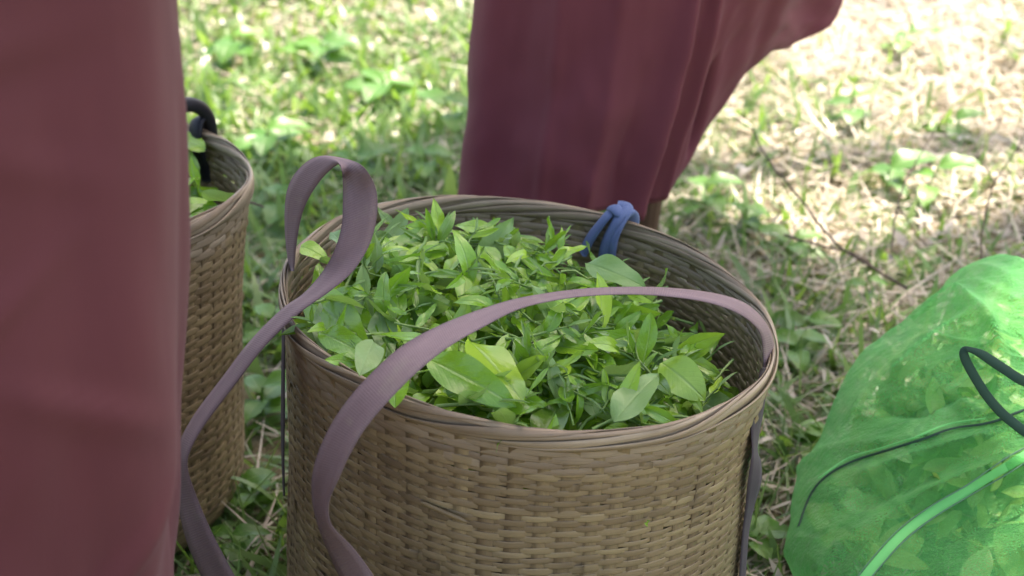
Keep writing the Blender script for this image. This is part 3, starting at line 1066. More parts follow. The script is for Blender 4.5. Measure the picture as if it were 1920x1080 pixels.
def head_parts(parent, head, facing):
    f = Vector(facing).normalized()
    hc = Vector(head)
    # short hair cap
    nu, nv = 12, 24
    VV = []
    for i in range(nu):
        ph = math.radians(100) * i / (nu - 1)
        for j in range(nv):
            a = 2 * math.pi * j / nv
            d = Vector((math.sin(ph) * math.cos(a), math.sin(ph) * math.sin(a), math.cos(ph)))
            cut = 0.82 if d.dot(f) > 0.55 and d.z < 0.5 else 1.0
            VV.append(hc + Vector((0, 0, 0.03)) - f * 0.012 + Vector((d.x * 0.092 * cut, d.y * 0.10 * cut, d.z * 0.108)))
    q = grid_faces(nu, nv, False, True)
    obj('hair', mesh_np('hair', np.array(VV), [4] * len(q), q, M_HAIR), parent)
    s = f.cross(Vector((0, 0, 1)))
    nose = [hc + f * 0.085 + Vector((0, 0, 0.015)), hc + f * 0.105 + Vector((0, 0, -0.012)), hc + f * 0.088 + Vector((0, 0, -0.022))]
    obj('nose', tube_mesh('nose', [tuple(p) for p in nose], [0.007, 0.013, 0.009], M_SKIN, 8), parent)
    mouth = [hc + f * 0.083 + s * x + Vector((0, 0, -0.05)) for x in (-0.024, 0, 0.024)]
    obj('mouth', tube_mesh('mouth', [tuple(p) for p in mouth], [0.003, 0.008, 0.003], M_TWIG, 8), parent)
    for x in (-1, 1):
        e = hc + f * 0.082 + s * x * 0.032 + Vector((0, 0, 0.012))
        obj('eye', tube_mesh('eye', [tuple(e - s * 0.011), tuple(e), tuple(e + s * 0.011)], [0.002, 0.008, 0.002], M_HAIR, 8), parent)
        r = hc + s * x * 0.086
        obj('ear', tube_mesh('ear', [tuple(r + Vector((0, 0, -0.03))), tuple(r + s * x * 0.01), tuple(r + Vector((0, 0, 0.03)))], [0.006, 0.014, 0.006], M_SKIN, 8), parent)


def cloth_loft(name, rings, nlev, nring, disp, parent, mat):
    """Closed cloth tube lofted through rings of matched control points; disp(a, t, P) moves it along its normal."""
    R = np.array([catmull(r, nring, True) for r in rings])
    k = len(rings)
    V = np.zeros((nlev, nring, 3))
    for j in range(nring):
        V[:, j] = catmull(R[:, j], nlev)
    dU = np.roll(V, -1, 1) - np.roll(V, 1, 1)
    dV = np.gradient(V, axis=0)
    N = np.cross(dU, dV); N /= np.linalg.norm(N, axis=2)[:, :, None] + 1e-9
    a = np.arange(nring)[None, :] / nring
    t = np.linspace(0, k - 1, nlev)[:, None]
    V = V + N * disp(a + 0 * t, t + 0 * a, V)[:, :, None]
    q = grid_faces(nlev, nring, False, True)
    me = mesh_np(name, V.reshape(-1, 3), [4] * len(q), q, mat)
    o = obj(name, me, parent)
    so = o.modifiers.new('thick', 'SOLIDIFY'); so.thickness = 0.0015; so.offset = 0
    return o


def gauss(x, c, s):
    return np.exp(-((x - c) / s) ** 2)


def ell(cx, cy, z, rx, ry, n=16, rot=0.0):
    return [(cx + rx * math.cos(math.pi + 2 * math.pi * i / n + rot), cy + ry * math.sin(math.pi + 2 * math.pi * i / n + rot), z) for i in range(n)]


person1 = thing('person', 'person in a long maroon dress standing behind the front basket, hem flaring right', 'person', tuple(PZ(1215, 520, 0)))
P1 = Matrix.Translation(person1.location)
hem = [(864, 366, 2.16), (930, 382, 2.08), (1020, 392, 2.04), (1100, 396, 2.03), (1160, 402, 2.04), (1222, 383, 2.10), (1268, 330, 2.13), (1348, 210, 2.18),
       (1428, 104, 2.24), (1482, 82, 2.36), (1556, 46, 2.42), (1575, -30, 2.50), (1450, -20, 2.62), (1250, 60, 2.66), (1050, 160, 2.62), (930, 280, 2.45)]
mid = [(878, 190, 2.165), (945, 180, 2.09), (1040, 170, 2.05), (1130, 170, 2.035), (1210, 160, 2.035), (1292, 130, 2.075), (1340, 90, 2.10), (1402, 30, 2.14),
       (1478, 0, 2.20), (1508, 0, 2.35), (1566, -20, 2.41), (1570, -70, 2.48), (1450, -70, 2.58), (1250, -40, 2.63), (1050, 20, 2.59), (935, 100, 2.42)]
top = [(900, -120, 2.17), (960, -120, 2.10), (1050, -120, 2.06), (1140, -120, 2.04), (1235, -120, 2.04), (1330, -120, 2.07), (1390, -120, 2.09), (1460, -120, 2.12),
       (1535, -120, 2.18), (1545, -120, 2.34), (1580, -120, 2.40), (1560, -130, 2.46), (1450, -140, 2.55), (1250, -150, 2.60), (1050, -150, 2.56), (940, -130, 2.40)]
rings = [[tuple(P(*p)) for p in r] for r in (hem, mid, top)]
cx, cy = 0.19, 2.30
rings += [ell(cx, cy, 0.80, 0.235, 0.20), ell(cx, cy + 0.01, 0.98, 0.19, 0.15), ell(cx, cy + 0.01, 1.18, 0.195, 0.145), ell(cx, cy, 1.36, 0.205, 0.125), ell(cx, cy, 1.44, 0.09, 0.08)]


def disp1(a, t, V):
    low = np.exp(-np.maximum(t - 0.2, 0) * 0.45)
    i = a * 16
    d = 0.017 * gauss(i - 0.30 * t, 4.30, 0.17) - 0.010 * gauss(i - 0.30 * t, 3.75, 0.38) - 0.006 * gauss(i - 0.3 * t, 4.78, 0.25) + 0.005 * gauss(i - 0.2 * t, 5.4, 0.2) + 0.005 * gauss(i - 0.2 * t, 3.0, 0.2) + 0.005 * gauss(i - 0.1 * t, 1.9, 0.15)
    d += 0.002 * gauss(i, 5.75, 0.28) - 0.014 * gauss(i, 6.25, 0.13) * sstep(0.05, 0.25, t) * (1 - sstep(0.6, 0.95, t)) + 0.005 * gauss(i, 7.1, 0.25) * sstep(0.1, 0.6, t) - 0.004 * gauss(i, 7.6, 0.2)
    d += 0.006 * gauss(i, 0.7, 0.3) - 0.005 * gauss(i, 1.3, 0.4) + 0.004 * gauss(i, 2.1, 0.5)
    d += 0.002 * np.sin(i * 2.4 + t * 1.3) + 0.0012 * np.sin(i * 5.1 - t * 2.0 + 1)
    d += 0.006 * (vnoise(i * 1.1 + 3, t * 2.2, 21) - 0.5) + 0.003 * (vnoise(i * 3 + 3, t * 5, 22) - 0.5)
    return 1.7 * d * low


dress1 = cloth_loft('dress', rings, 130, 320, disp1, person1, M_ROBE)
body1 = build_body(person1, (cx, cy, 0.92), [(0.10, 2.30, 0.50), (0.205, 2.28, 0.50)], [(0.06, 2.33, 0.085), (0.178, 2.235, 0.085)], [(0.03, 2.17, 0.022), (0.165, 2.08, 0.022)],
                   (cx, cy, 1.24), (cx, cy - 0.01, 1.47), (cx, cy - 0.05, 1.60), [(cx - 0.26, cy - 0.03, 1.10), (cx + 0.26, cy - 0.03, 1.10)], [(cx - 0.24, cy - 0.15, 0.90), (cx + 0.25, cy - 0.15, 0.90)])
head_parts(person1, (cx, cy - 0.055, 1.605), (0, -1, -0.1))

person2 = thing('person', 'person in a maroon dress standing close to the camera, covering the left edge', 'person', (-0.52, 1.10, 0))
rings2 = []
for zc, xr, rx, ry in ((0.14, -0.302, 0.27, 0.255), (0.30, -0.288, 0.262, 0.25), (0.45, -0.268, 0.255, 0.245), (0.60, -0.250, 0.25, 0.235), (0.72, -0.243, 0.248, 0.225), (0.86, -0.237, 0.24, 0.21), (1.0, -0.228, 0.22, 0.18), (1.18, -0.24, 0.20, 0.155), (1.36, -0.25, 0.20, 0.13), (1.44, -0.36, 0.09, 0.08)):
    rings2.append(ell(xr + 0.012 - rx, 1.10, zc, rx, ry))


def disp2(a, t, V):
    i = a * 16
    zz = V[:, :, 2]
    low = np.clip((1.15 - zz) / 0.7, 0.15, 1)
    d = 0.006 * gauss(i, 7.1, 0.45) - 0.004 * gauss(i, 6.3, 0.4) + 0.004 * gauss(i, 5.2, 0.7) + 0.003 * np.sin(i * 1.9 + zz * 3)
    d += 0.005 * gauss(i, 8.75, 0.35) * gauss(zz, 0.42, 0.12) - 0.004 * gauss(i, 8.2, 0.2) * gauss(zz, 0.42, 0.15)
    cr = 0.865 + 0.035 * (vnoise(i * 0.9, i * 0, 31) - 0.5) + 0.01 * (i - 4.5)
    d += 0.012 * gauss(zz, cr, 0.009) * gauss(i, 4.6, 1.3) - 0.009 * gauss(zz, cr - 0.022, 0.014) * gauss(i, 4.6, 1.4)
    for (i0, z0, sl, wd_, am) in ((5.6, 0.70, 0.05, 0.010, 0.005), (6.4, 0.62, -0.06, 0.012, 0.005), (5.0, 0.52, 0.07, 0.012, 0.005), (6.0, 0.80, -0.04, 0.009, 0.004), (6.6, 0.45, 0.09, 0.014, 0.005), (5.4, 0.42, -0.05, 0.012, 0.004)):
        d += am * gauss(zz, z0 + sl * (i - i0), wd_) * gauss(i, i0, 0.7)
    d += 0.012 * (vnoise(i * 1.1, zz * 5 + i * 0.3, 32) - 0.5) + 0.006 * (vnoise(i * 2.4 + zz * 4, zz * 9, 34) - 0.5) + 0.002 * (vnoise(i * 3, zz * 12, 33) - 0.5)
    return 1.8 * d * low


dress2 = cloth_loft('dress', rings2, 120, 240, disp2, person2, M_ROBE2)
cx2, cy2 = -0.46, 1.10
build_body(person2, (cx2, cy2, 0.92), [(-0.60, 1.08, 0.50), (-0.46, 1.08, 0.50)], [(-0.65, 1.12, 0.085), (-0.48, 1.12, 0.085)], [(-0.66, 1.27, 0.022), (-0.46, 1.27, 0.022)],
           (cx2, cy2, 1.24), (cx2, cy2 + 0.01, 1.47), (cx2, cy2 + 0.05, 1.60), [(cx2 - 0.26, cy2 + 0.03, 1.10), (cx2 + 0.22, cy2 - 0.02, 1.16)], [(cx2 - 0.24, cy2 + 0.15, 0.90), (cx2 + 0.05, cy2 + 0.24, 1.14)])
head_parts(person2, (cx2, cy2 + 0.055, 1.605), (0, 1, -0.1))
for pr in (person1, person2):
    inv = Matrix.Translation(pr.location).inverted()
    for ch in bpy.data.objects:
        if ch.parent == pr:
            ch.matrix_parent_inverse = inv

# ------------------------------------------------------------------ green net bag
bag = thing('mesh_bag', 'green translucent net bag full of tea leaves lying on the grass', 'bag', (0.60, 1.66, 0))
BAGC = np.array([0.60, 1.67, 0.10])
ELL = [((0.585, 1.57, 0.075), (0.272, 0.25, 0.118)), ((0.605, 1.72, 0.14), (0.21, 0.19, 0.11)), ((0.655, 1.83, 0.215), (0.115, 0.10, 0.075)), ((0.76, 1.62, 0.12), (0.22, 0.24, 0.13))]


def bag_sdf(p):
    ds = []
    for c, r in ELL:
        r = np.array(r)
        k0 = np.linalg.norm((p - np.array(c)) / r, axis=-1)
        k1 = np.linalg.norm((p - np.array(c)) / (r * r), axis=-1)
        ds.append(k0 * (k0 - 1) / (k1 + 1e-9))
    d = np.array(ds)
    kk = 28.0
    return -np.log(np.exp(-kk * d).sum(0)) / kk


nu, nv = 130, 260
ph = np.linspace(0.001, np.pi - 0.001, nu); tt = np.linspace(0, 2 * np.pi, nv, endpoint=False)
PH, TT = np.meshgrid(ph, tt, indexing='ij')
D = np.stack([np.sin(PH) * np.cos(TT), np.sin(PH) * np.sin(TT), np.cos(PH)], -1)
r = np.zeros(PH.shape)
lo, hi = np.zeros(PH.shape), np.full(PH.shape, 0.8)
for _ in range(26):
    r = (lo + hi) / 2
    s = bag_sdf(BAGC + D * r[..., None])
    lo = np.where(s < 0, r, lo); hi = np.where(s < 0, hi, r)
Xw, Yw = D[..., 0] * r + BAGC[0], D[..., 1] * r + BAGC[1]
# lumps of the leaves inside and folds pulled towards the gathered top
fold = 1 - np.abs(2 * vnoise(TT * 2.6 + 0.8 * np.sin(PH * 3), PH * 1.1 + 4, 41) - 1)
fold2 = 1 - np.abs(2 * vnoise(Xw * 9 + Yw * 5, Yw * 7 - Xw * 4 + D[..., 2] * 2, 42) - 1)
seam_ok = np.sin(PH) ** 0.5 * (1 - 0.45 * sstep(0.5, 0.9, -D[..., 0]))
r2 = r * (1 + seam_ok * (0.045 * (fold ** 4 - 0.2) + 0.07 * (fold2 ** 4 - 0.2) + 0.05 * (vnoise(Xw * 14, Yw * 14 + D[..., 2] * 4, 43) - 0.5) + 0.018 * (vnoise(Xw * 40, Yw * 40 + D[..., 2] * 9, 44) - 0.5)))
BV = BAGC + D * r2[..., None]
BV[..., 2] = np.maximum(BV[..., 2], 0.006 + 0.004 * vnoise(Xw * 20, Yw * 20, 45))
q = grid_faces(nu, nv, False, True)
BVf = BV.reshape(-1, 3).copy()
bag_bvh = BVHTree.FromPolygons([tuple(p) for p in BVf], [tuple(f) for f in q])
for pix, amp, sig in (([(1800, 560), (1862, 620), (1882, 700), (1872, 770)], 0.026, 0.011), ([(1650, 770), (1720, 770), (1800, 730), (1880, 760)], -0.018, 0.012), ([(1630, 885), (1680, 870), (1740, 850), (1850, 820)], 0.018, 0.009),
                      ([(1600, 1075), (1680, 975), (1790, 900), (1900, 860)], 0.020, 0.010), ([(1600, 960), (1640, 945), (1700, 915), (1760, 880)], -0.018, 0.011), ([(1690, 700), (1760, 640), (1830, 600)], 0.018, 0.009),
                      ([(1720, 1075), (1790, 1010), (1900, 960)], -0.016, 0.018), ([(1820, 1075), (1880, 1020), (1930, 1000)], 0.014, 0.015), ([(1540, 1070), (1590, 1010), (1640, 985)], 0.010, 0.012)):
    cl = []
    for p in catmull(pix, 40):
        h = bag_bvh.ray_cast(CAM, ray(p[0], p[1]).normalized())
        if h[0] is not None:
            cl.append(tuple(h[0]))
    if len(cl) < 4:
        continue
    cl = np.array(cl)
    dmin = np.min(np.linalg.norm(BVf[:, None, :] - cl[None], axis=2), axis=1)
    BVf = BVf + D.reshape(-1, 3) * (amp * np.exp(-dmin / sig))[:, None]
uvb = np.stack([TT / (2 * np.pi), PH / np.pi], -1).reshape(-1, 2)
net = obj('net', mesh_np('net', BVf, [4] * len(q), q, M_NET, uv=uvb), bag)
bag_bvh = BVHTree.FromPolygons([tuple(p) for p in BVf], [tuple(f) for f in q])


def on_bag(px, py, off=0.002):
    d = ray(px, py).normalized()
    h = bag_bvh.ray_cast(CAM, d)
    if h[0] is None:
        return None
    n = h[1] if h[1].dot(d) < 0 else -h[1]
    return h[0] + n * off, n


def bag_ribbon(name, pix, width, mat, off=0.002, n=60, thick=0.0016):
    c = catmull(pix, n)
    C, N = [], []
    for p in c:
        h = on_bag(p[0], p[1], off)
        if h:
            C.append(tuple(h[0])); N.append(tuple(h[1]))
    C, N = np.array(C), np.array(N)
    for _ in range(4):
        C[1:-1] = (C[:-2] + 2 * C[1:-1] + C[2:]) / 4
        N[1:-1] = (N[:-2] + 2 * N[1:-1] + N[2:]) / 4
    T = np.gradient(C, axis=0)
    S = np.cross(T, N); S /= np.linalg.norm(S, axis=1)[:, None] + 1e-9
    N = np.cross(S, T); N /= np.linalg.norm(N, axis=1)[:, None] + 1e-9
    m = len(C)
    V = np.zeros((m, 4, 3))
    V[:, 0] = C - S * width / 2; V[:, 1] = C + N * thick - S * width / 4; V[:, 2] = C + N * thick + S * width / 4; V[:, 3] = C + S * width / 2
    q = grid_faces(m, 4)
    return obj(name, mesh_np(name, V.reshape(-1, 3), [4] * len(q), q, mat), bag)


bag_ribbon('seam', [(1500, 990), (1530, 915), (1590, 872), (1660, 848), (1730, 826), (1790, 806), (1850, 798), (1925, 770), (2050, 735), (2170, 725), (2280, 740)], 0.0032, M_DGREEN)
bag_ribbon('seam_piping', [(1540, 902), (1595, 864), (1665, 841), (1730, 819), (1788, 800), (1850, 790)], 0.0018, M_ZIP, 0.004)
bag_ribbon('zip', [(1600, 1110), (1640, 1060), (1690, 1004), (1750, 958), (1810, 922), (1870, 884), (1960, 835), (2080, 790), (2210, 770), (2330, 780)], 0.010, M_ZIP, 0.0010, 60, 0.0001)
bag_ribbon('zip_edge', [(1612, 1112), (1652, 1062), (1702, 1010), (1760, 966), (1818, 930), (1878, 893), (1966, 845), (2084, 800), (2212, 780), (2330, 790)], 0.0014, M_STITCH, 0.002)
bag_ribbon('zip_edge', [(1588, 1106), (1630, 1054), (1682, 996), (1742, 950), (1802, 914), (1862, 876), (1954, 826), (2076, 780), (2208, 760), (2330, 770)], 0.0014, M_STITCH, 0.002)
hl = [(1935, 720), (1880, 690), (1840, 664), (1812, 655), (1808, 668), (1826, 704), (1858, 752), (1900, 793), (1960, 830)]
hy = min(on_bag(x, y)[0].y for x, y in hl if on_bag(x, y)) - 0.012
hl = [(x, y, hy - 0.00012 * (y - 655)) for x, y in hl]
hend = [on_bag(x, y, 0.0) for x, y in ((2040, 735), (2050, 850))]
hpts = [tuple(P(*p)) for p in hl]
hpts = [tuple(hend[0][0])] + hpts + [tuple(hend[1][0])] if all(hend) else hpts
hc = catmull(hpts, 60)
hn = np.array([0.25, -0.85, 0.45]); hn /= np.linalg.norm(hn)
hT = np.gradient(hc, axis=0); hS = np.cross(hT, hn); hS /= np.linalg.norm(hS, axis=1)[:, None]
hw = 0.0054 * (1 - 0.45 * gauss(np.arange(60), 22, 4))[:, None]
HV = np.stack([hc - hS * hw, hc - hS * hw * 0.9 + hn * 0.0012, hc + hS * hw * 0.9 + hn * 0.0012, hc + hS * hw, hc + hS * hw * 0.9 - hn * 0.0012, hc - hS * hw * 0.9 - hn * 0.0012], 1).reshape(-1, 3)
hq = grid_faces(60, 6, False, True)
obj('handle', mesh_np('handle', HV, [4] * len(hq), hq, M_DGREEN), bag)
ms = []
while len(ms) < 900:
    d = rng.normal(size=3); d /= np.linalg.norm(d)
    lo_, hi_ = 0.0, 0.8
    for _ in range(14):
        m_ = (lo_ + hi_) / 2
        if bag_sdf((BAGC + d * m_)[None])[0] < 0:
            lo_ = m_
        else:
            hi_ = m_
    p = BAGC + d * lo_ * random.uniform(0.6, 0.93)
    if p[2] < 0.02:
        continue
    L = random.uniform(0.04, 0.075)
    dd = rand_dir(-50, 50)
    if bag_sdf((p + np.array(dd) * L)[None])[0] > -0.015:
        continue
    ms.append(frame_from(Vector(p), dd, rand_norm(0.8), L))
fill = obj('bag_leaves', leaf_mass('bag_leaves', ms, M_BAGLEAF))
fill['kind'] = 'stuff'
tag(fill, 'tea leaves packed inside the green net bag', 'tea leaves')
for (bx_, tx_) in (((1722, 800), (1738, 742)), ((1762, 800), (1770, 752)), ((1712, 806), (1706, 770)), ((1600, 950), (1584, 890)), ((1650, 820), (1700, 842)), ((1770, 910), (1742, 890))):
    h1, h2 = on_bag(*bx_, -0.012), on_bag(*tx_, -0.012)
    if h1 and h2:
        o = obj('tea_leaf', PALE_MESH)
        put(o, frame_from(h1[0], h2[0] - h1[0], h1[1], (h2[0] - h1[0]).length, 1.1))
        tag(o, 'pale tea leaf pressed against the inside of the green net bag', 'tea leaf', 'pale leaves seen through the net bag')
for pr in (bag,):
    inv = Matrix.Translation(pr.location).inverted()
    for ch in bpy.data.objects:
        if ch.parent == pr:
            ch.matrix_parent_inverse = inv

# ------------------------------------------------------------------ grass, straw, litter


def blades(n_target, xr, yr, keep, length, width, lean, name, mat, curl=0.6, lift=0.0):
    X = rng.uniform(*xr, n_target); Y = rng.uniform(*yr, n_target)
    k = keep(X, Y) > rng.random(n_target)
    d1 = np.hypot(X - B_C[0] + 0.015, Y - B_C[1]) > 0.20
    d2 = np.hypot(X - LB.x, Y - LB.y) > 0.19
    d3 = ((X - 0.62) / 0.25) ** 2 + ((Y - 1.62) / 0.24) ** 2 > 0.8
    k &= d1 & d2 & d3
    X, Y = X[k], Y[k]
    n = len(X)
    Z = ground_z(X, Y) - 0.004 + lift * rng.random(n)
    L = rng.uniform(*length, n) * (0.75 + 0.5 * vnoise(X * 3, Y * 3, 50)); Wd = rng.uniform(*width, n)
    az = rng.uniform(0, 2 * np.pi, n)
    ln = np.radians(rng.uniform(*lean, n))
    cu = rng.uniform(0.0, curl, n) * np.where(rng.random(n) < 0.85, 1, -0.5)
    tw = rng.normal(0, 0.5, n)
    T = np.linspace(0, 1, 5)
    pos = np.zeros((n, 5, 3))
    cur = np.stack([X, Y, Z], -1)
    pos[:, 0] = cur
    for i in range(1, 5):
        a = ln + cu * T[i]
        st = (L / 4)[:, None] * np.stack([np.sin(a) * np.cos(az), np.sin(a) * np.sin(az), np.cos(a)], -1)
        cur = cur + st
        cur[:, 2] = np.maximum(cur[:, 2], Z + 0.003 * rng.random(n))
        pos[:, i] = cur
    side = np.stack([-np.sin(az), np.cos(az), 0 * az], -1) * np.cos(tw)[:, None] + np.stack([0 * az, 0 * az, np.sin(tw)], -1)
    V = np.zeros((n, 9, 3))
    for i, w in enumerate((0.65, 1.0, 0.9, 0.6)):
        V[:, 2 * i] = pos[:, i] - side * (Wd * w / 2)[:, None]
        V[:, 2 * i + 1] = pos[:, i] + side * (Wd * w / 2)[:, None]
    V[:, 8] = pos[:, 4]
    base = (np.arange(n) * 9)[:, None]
    f = np.array([0, 1, 3, 2, 2, 3, 5, 4, 4, 5, 7, 6, 6, 7, 8])
    idx = base + f[None, :]
    sizes = np.tile([4, 4, 4, 3], n)
    return obj(name, mesh_np(name, V.reshape(-1, 3), sizes, idx, mat))


def green_field(X, Y):
    nz = 0.65 * vnoise(X * 3.1 + 7, Y * 2.3, 60) + 0.35 * vnoise(X * 9, Y * 8, 61)
    base = 0.95 - 0.62 * sstep(-0.15, 0.55, X) * sstep(1.75, 2.5, Y) - 0.12 * sstep(3.2, 4.2, Y)
    base = np.where((X > 0.22) & (Y < 1.85), 0.5, base) - 0.3 * np.exp(-((X - 0.42) / 0.16) ** 2 - ((Y - 2.02) / 0.14) ** 2)
    return np.clip(base * 1.3 * sstep(0.18, 0.62, nz + 0.35 * (base - 0.4)), 0, 1)


def near(X, Y):
    return np.where(Y > 3.3, 0.75, 1.0)


g1 = blades(48000, (-2.2, 2.4), (0.9, 4.9), lambda X, Y: green_field(X, Y) * near(X, Y), (0.04, 0.11), (0.006, 0.015), (15, 85), 'grass', M_GRASS, 0.9)
g2 = blades(52000, (-2.0, 2.2), (0.9, 3.6), lambda X, Y: np.clip(green_field(X, Y) + 0.1 + 0.8 * ((X > 0.22) & (Y < 2.1)), 0, 1) * 0.9, (0.05, 0.12), (0.002, 0.0045), (20, 85), 'fine_grass', M_GRASS, 1.3)


g5 = blades(9000, (-2.2, 1.6), (1.9, 4.9), lambda X, Y: green_field(X, Y) * (1 - 0.7 * sstep(0.0, 0.6, X)), (0.05, 0.11), (0.014, 0.028), (20, 85), 'broad_grass', M_GRASS, 1.1)


def dry_field(X, Y):
    return np.clip(0.20 + 0.80 * sstep(-0.3, 0.5, X) * sstep(1.6, 2.3, Y) + 0.2 * sstep(2.6, 3.6, Y) + 0.45 * ((X > 0.22) & (Y < 2.1)), 0, 1)


g3 = blades(85000, (-2.2, 2.4), (0.9, 4.9), dry_field, (0.05, 0.16), (0.0018, 0.005), (60, 97), 'dry_grass', M_STRAW, 0.35, 0.02)
g4 = blades(15000, (-2.2, 2.4), (0.9, 4.9), lambda X, Y: np.clip(dry_field(X, Y) * 0.8 + 0.1 * sstep(2.6, 3.2, Y), 0, 1), (0.018, 0.05), (0.006, 0.018), (45, 100), 'leaf_litter', M_LITTER, 0.7, 0.035)
for g, lab, cat in ((g5, 'broad bladed green grass in the sun behind the baskets', 'grass'), (g1, 'green grass growing thick around the baskets', 'grass'), (g2, 'fine thin grass blades between the baskets and bag', 'grass'), (g3, 'pale dry straw lying over the sunlit ground', 'dry grass'), (g4, 'dry leaf flakes scattered over the sunlit ground', 'leaf litter')):
    g['kind'] = 'stuff'
    tag(g, lab, cat)

# ------------------------------------------------------------------ weeds and twigs
WEED_MESH = []
for c in range(5):
    v, q = leaf_arrays(7, random.uniform(0.36, 0.62), random.uniform(0.3, 1.1), random.uniform(0.15, 0.4), random.uniform(-.4, .4), 0.5)
    WEED_MESH.append(mesh_np('leaf', v, [4] * len(q), q, M_WEED, uv=leaf_uv(v)))


def weed(px, py, hgt, nl, ll, lab, spread=1.0):
    g = PZ(px, py, 0.0)
    root = thing('broadleaf_weed', lab, 'weed', tuple(g), 'broadleaf weeds in the grass')
    hgt *= 1.2
    lean = Vector((random.uniform(-.3, .3), random.uniform(-.3, .3), 1)) * hgt
    pth = catmull([(0, 0, -0.005), tuple(lean * 0.5 + Vector((random.uniform(-.01, .01), 0, 0))), tuple(lean)], 6)
    obj('stem', tube_mesh('stem', pth, np.linspace(0.0022, 0.0012, 6), M_STEM, 5), root)
    for k in range(nl):
        f = 1 - 0.8 * k / max(nl, 1)
        at = Vector(pth[min(5, int(f * 5))])
        a = k * 2.4 + random.uniform(-.4, .4)
        dd = Vector((math.cos(a) * spread, math.sin(a) * spread, random.uniform(0.0, 0.7)))
        lf = obj('leaf', random.choice(WEED_MESH), root)
        lf.matrix_basis = frame_from(at, dd, (0, -0.2, 1), ll * random.uniform(0.8, 1.3), 1.1)


for args in (
    (1660, 372, 0.05, 5, 0.075, 'weed with two broad bright leaves on the dry sunlit ground'),
    (1730, 400, 0.065, 5, 0.065, 'weed with drooping leaves beside the thin branching twig'),
    (1470, 480, 0.03, 7, 0.06, 'low leafy weed behind the right rim of the front basket'),
    (1400, 450, 0.05, 7, 0.055, 'shaded weed clump under the flared dress hem'),
    (1330, 410, 0.05, 6, 0.05, 'shaded weed beside the ankle behind the basket'),
    (1600, 250, 0.06, 6, 0.06, 'sunlit weed tuft on the bare dry patch'),
    (1680, 110, 0.05, 6, 0.06, 'pale green weed at the top of the dry ground'),
    (1480, 700, 0.045, 7, 0.055, 'small bright weed beside the right wall of the basket'),
    (1520, 660, 0.04, 7, 0.06, 'dark leafy weed between the basket and the net bag'),
    (1430, 1040, 0.03, 5, 0.05, 'weed at the lower corner between basket and bag'),
    (500, 660, 0.05, 7, 0.055, 'weed in the gap between the two baskets'),
    (500, 790, 0.05, 7, 0.06, 'sunlit pale weed in the gap between the two baskets'),
    (470, 960, 0.03, 7, 0.05, 'low weed at the foot of the half hidden basket'),
    (440, 1040, 0.03, 6, 0.045, 'small weed beside the trailing strap'),
    (850, 260, 0.07, 4, 0.07, 'tall leafy weed touching the edge of the central dress'),
    (780, 340, 0.05, 6, 0.06, 'weed clump behind the back rim of the front basket'),
    (530, 420, 0.05, 6, 0.06, 'weed behind the strap loop'),
    (1500, 860, 0.03, 7, 0.05, 'small leafy weed left of the net bag'),
    (1780, 260, 0.03, 6, 0.05, 'sparse weed on the bare ground near the right twigs'),
    (600, 130, 0.05, 8, 0.08, 'sunlit weed clump in the grass near the top between the dresses'),
    (720, 200, 0.05, 8, 0.08, 'broad leaved weed in the sunlit grass left of the central dress'),
    (430, 120, 0.05, 8, 0.07, 'weed in the bright grass above the black handle'),
    (500, 300, 0.05, 8, 0.075, 'weed clump in the grass right of the half hidden basket'),
    (660, 340, 0.04, 8, 0.07, 'weed seen through the strap loop'),
    (1640, 590, 0.05, 5, 0.03, 'thin seedling with yellow-green leaves behind the net bag'),
):
    weed(*args)


def twig(name, paths, radii, lab):
    root = thing(name, lab, 'twig', group='dry twigs on the ground')
    for pts, r in zip(paths, radii):
        c = px_path(pts, 24)
        c = c + 0.0025 * (np.stack([vnoise(np.arange(24) * 0.7, np.arange(24) * 0 + s, 70) for s in (1, 2, 3)], -1) - 0.5)
        obj('branch', tube_mesh('branch', c, np.linspace(r * 0.65, r * 0.35, 24), M_TWIG, 6), root)


twig('dry_twig', [[(1700, 540, 2.17), (1640, 505, 2.22), (1565, 455, 2.27), (1500, 372, 2.33), (1440, 300, 2.37), (1412, 240, 2.40)], [(1432, 303, 2.37), (1458, 296, 2.38), (1480, 278, 2.40)]], [0.0034, 0.0016], 'long bare twig leaning up from the dry ground right of the dress')
twig('dry_twig', [[(1672, 470, 2.28), (1680, 400, 2.34), (1694, 350, 2.38), (1720, 300, 2.42), (1768, 222, 2.47)], [(1684, 385, 2.35), (1712, 430, 2.33), (1745, 470, 2.30)]], [0.0026, 0.002], 'thin forked twig rising among the bright weed leaves')
twig('dry_twig', [[(1840, 505, 2.20), (1842, 430, 2.24), (1862, 350, 2.3), (1900, 290, 2.33), (1925, 250, 2.36)], [(1866, 345, 2.3), (1845, 310, 2.33), (1830, 280, 2.36)], [(1780, 410, 2.40), (1850, 395, 2.38), (1925, 360, 2.40)]], [0.0024, 0.0017, 0.0017], 'thin branching twig near the right edge of the picture')
twig('dry_twig', [[(455, 378, 2.05), (478, 382, 2.03), (496, 388, 2.01)]], [0.0028], 'short dark twig poking out beside the half hidden basket')
twig('dry_twig', [[(1470, 440, 2.42), (1540, 462, 2.38), (1600, 475, 2.35), (1660, 515, 2.3)]], [0.004], 'thick pale twig lying flat behind the right basket rim')

# a scrap of leaf stuck to the basket front
h_ = math.radians(-64)
o = obj('tea_leaf', LEAF_MESH[2])
pz = 0.405 - 0.105
bx = Vector(((0.252) * math.cos(h_), 0.252 * math.sin(h_), pz - B_CUT * 0.11 * pz / B_H))
put(o, BM @ frame_from(bx, (0.8, 0.5, -0.45), (math.cos(h_), math.sin(h_), 0.1), 0.016))
tag(o, 'tiny green leaf scrap stuck on the outside of the basket wall', 'tea leaf')

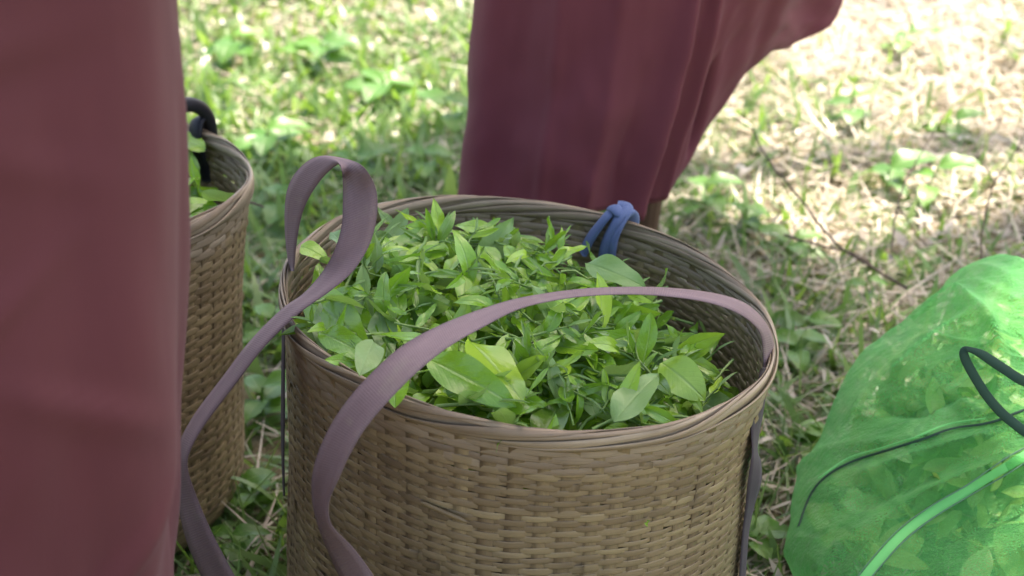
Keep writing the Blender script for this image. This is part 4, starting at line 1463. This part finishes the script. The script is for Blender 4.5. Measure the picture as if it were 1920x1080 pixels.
# ------------------------------------------------------------------ shade tree overhead (stands outside the frame)
tree = thing('shade_tree', 'broad leafy tree whose crown shades the baskets', 'tree', (4.3, 5.7, 0))
S3 = np.array(SUN) / SUN.z


def shade_amount(x, y):
    edge = 2.50 - 1.25 * np.maximum(x - 0.10, 0) + 0.18 * (vnoise(x * 2.2, y * 0 + 1, 80) - 0.5)
    a = 1 - sstep(edge - 0.30, edge + 0.75, y)
    a *= sstep(-1.6, -1.3, x) * (1 - 0.85 * sstep(0.30, 0.55, x)) * sstep(0.1, 0.35, y)
    clump = 0.65 * vnoise(x * 6.5 + 3, y * 6.5, 81) + 0.35 * vnoise(x * 15, y * 15 + 5, 82)
    return np.where(a > 0.93, 1.0, sstep(0.90 - a, 1.02 - a, clump + 0.05))


NL = 24000
X = rng.uniform(-1.6, 1.4, NL); Y = rng.uniform(0.1, 3.4, NL)
k = shade_amount(X, Y) > rng.random(NL)
X, Y = X[k], Y[k]
n = len(X)
hh = 7.0 + 1.6 * rng.random(n)
C = np.stack([X, Y, 0 * X], -1) + S3[None] * hh[:, None]
d1 = rng.normal(size=(n, 3)); d1[:, 2] *= 0.5; d1 /= np.linalg.norm(d1, axis=1)[:, None]
d2 = np.cross(d1, rng.normal(size=(n, 3)) * [0.5, 0.5, 1] + [0, 0, 1.0]); d2 /= np.linalg.norm(d2, axis=1)[:, None]
Lh, Wh = rng.uniform(0.05, 0.085, n)[:, None], rng.uniform(0.028, 0.045, n)[:, None]
V = np.stack([C - d1 * Lh, C + d2 * Wh - d1 * Lh * 0.1, C + d1 * Lh, C - d2 * Wh - d1 * Lh * 0.1], 1).reshape(-1, 3)
crown = obj('crown', mesh_np('crown', V, [4] * n, np.arange(4 * n), M_CROWN, False), tree)
crown['kind'] = 'stuff'
cc = C.mean(0)
trunk_top = np.array([3.9, 5.5, 5.6])
obj('trunk', tube_mesh('trunk', catmull([(4.3, 5.7, -0.1), (4.26, 5.7, 1.8), (4.1, 5.62, 3.8), tuple(trunk_top)], 16), np.linspace(0.24, 0.14, 16), M_BARK, 14), tree)
for i in range(9):
    e = C[rng.integers(n)]
    e = e * 0.8 + cc * 0.2
    m1 = trunk_top * 0.5 + e * 0.5 + np.array([0, 0, 0.25])
    obj('limb', tube_mesh('limb', catmull([tuple(trunk_top - [0, 0, 0.1]), tuple(m1), tuple(e)], 14), np.linspace(0.07, 0.012, 14), M_BARK, 8), tree)
inv = Matrix.Translation(tree.location).inverted()
for ch in bpy.data.objects:
    if ch.parent == tree:
        ch.matrix_parent_inverse = inv
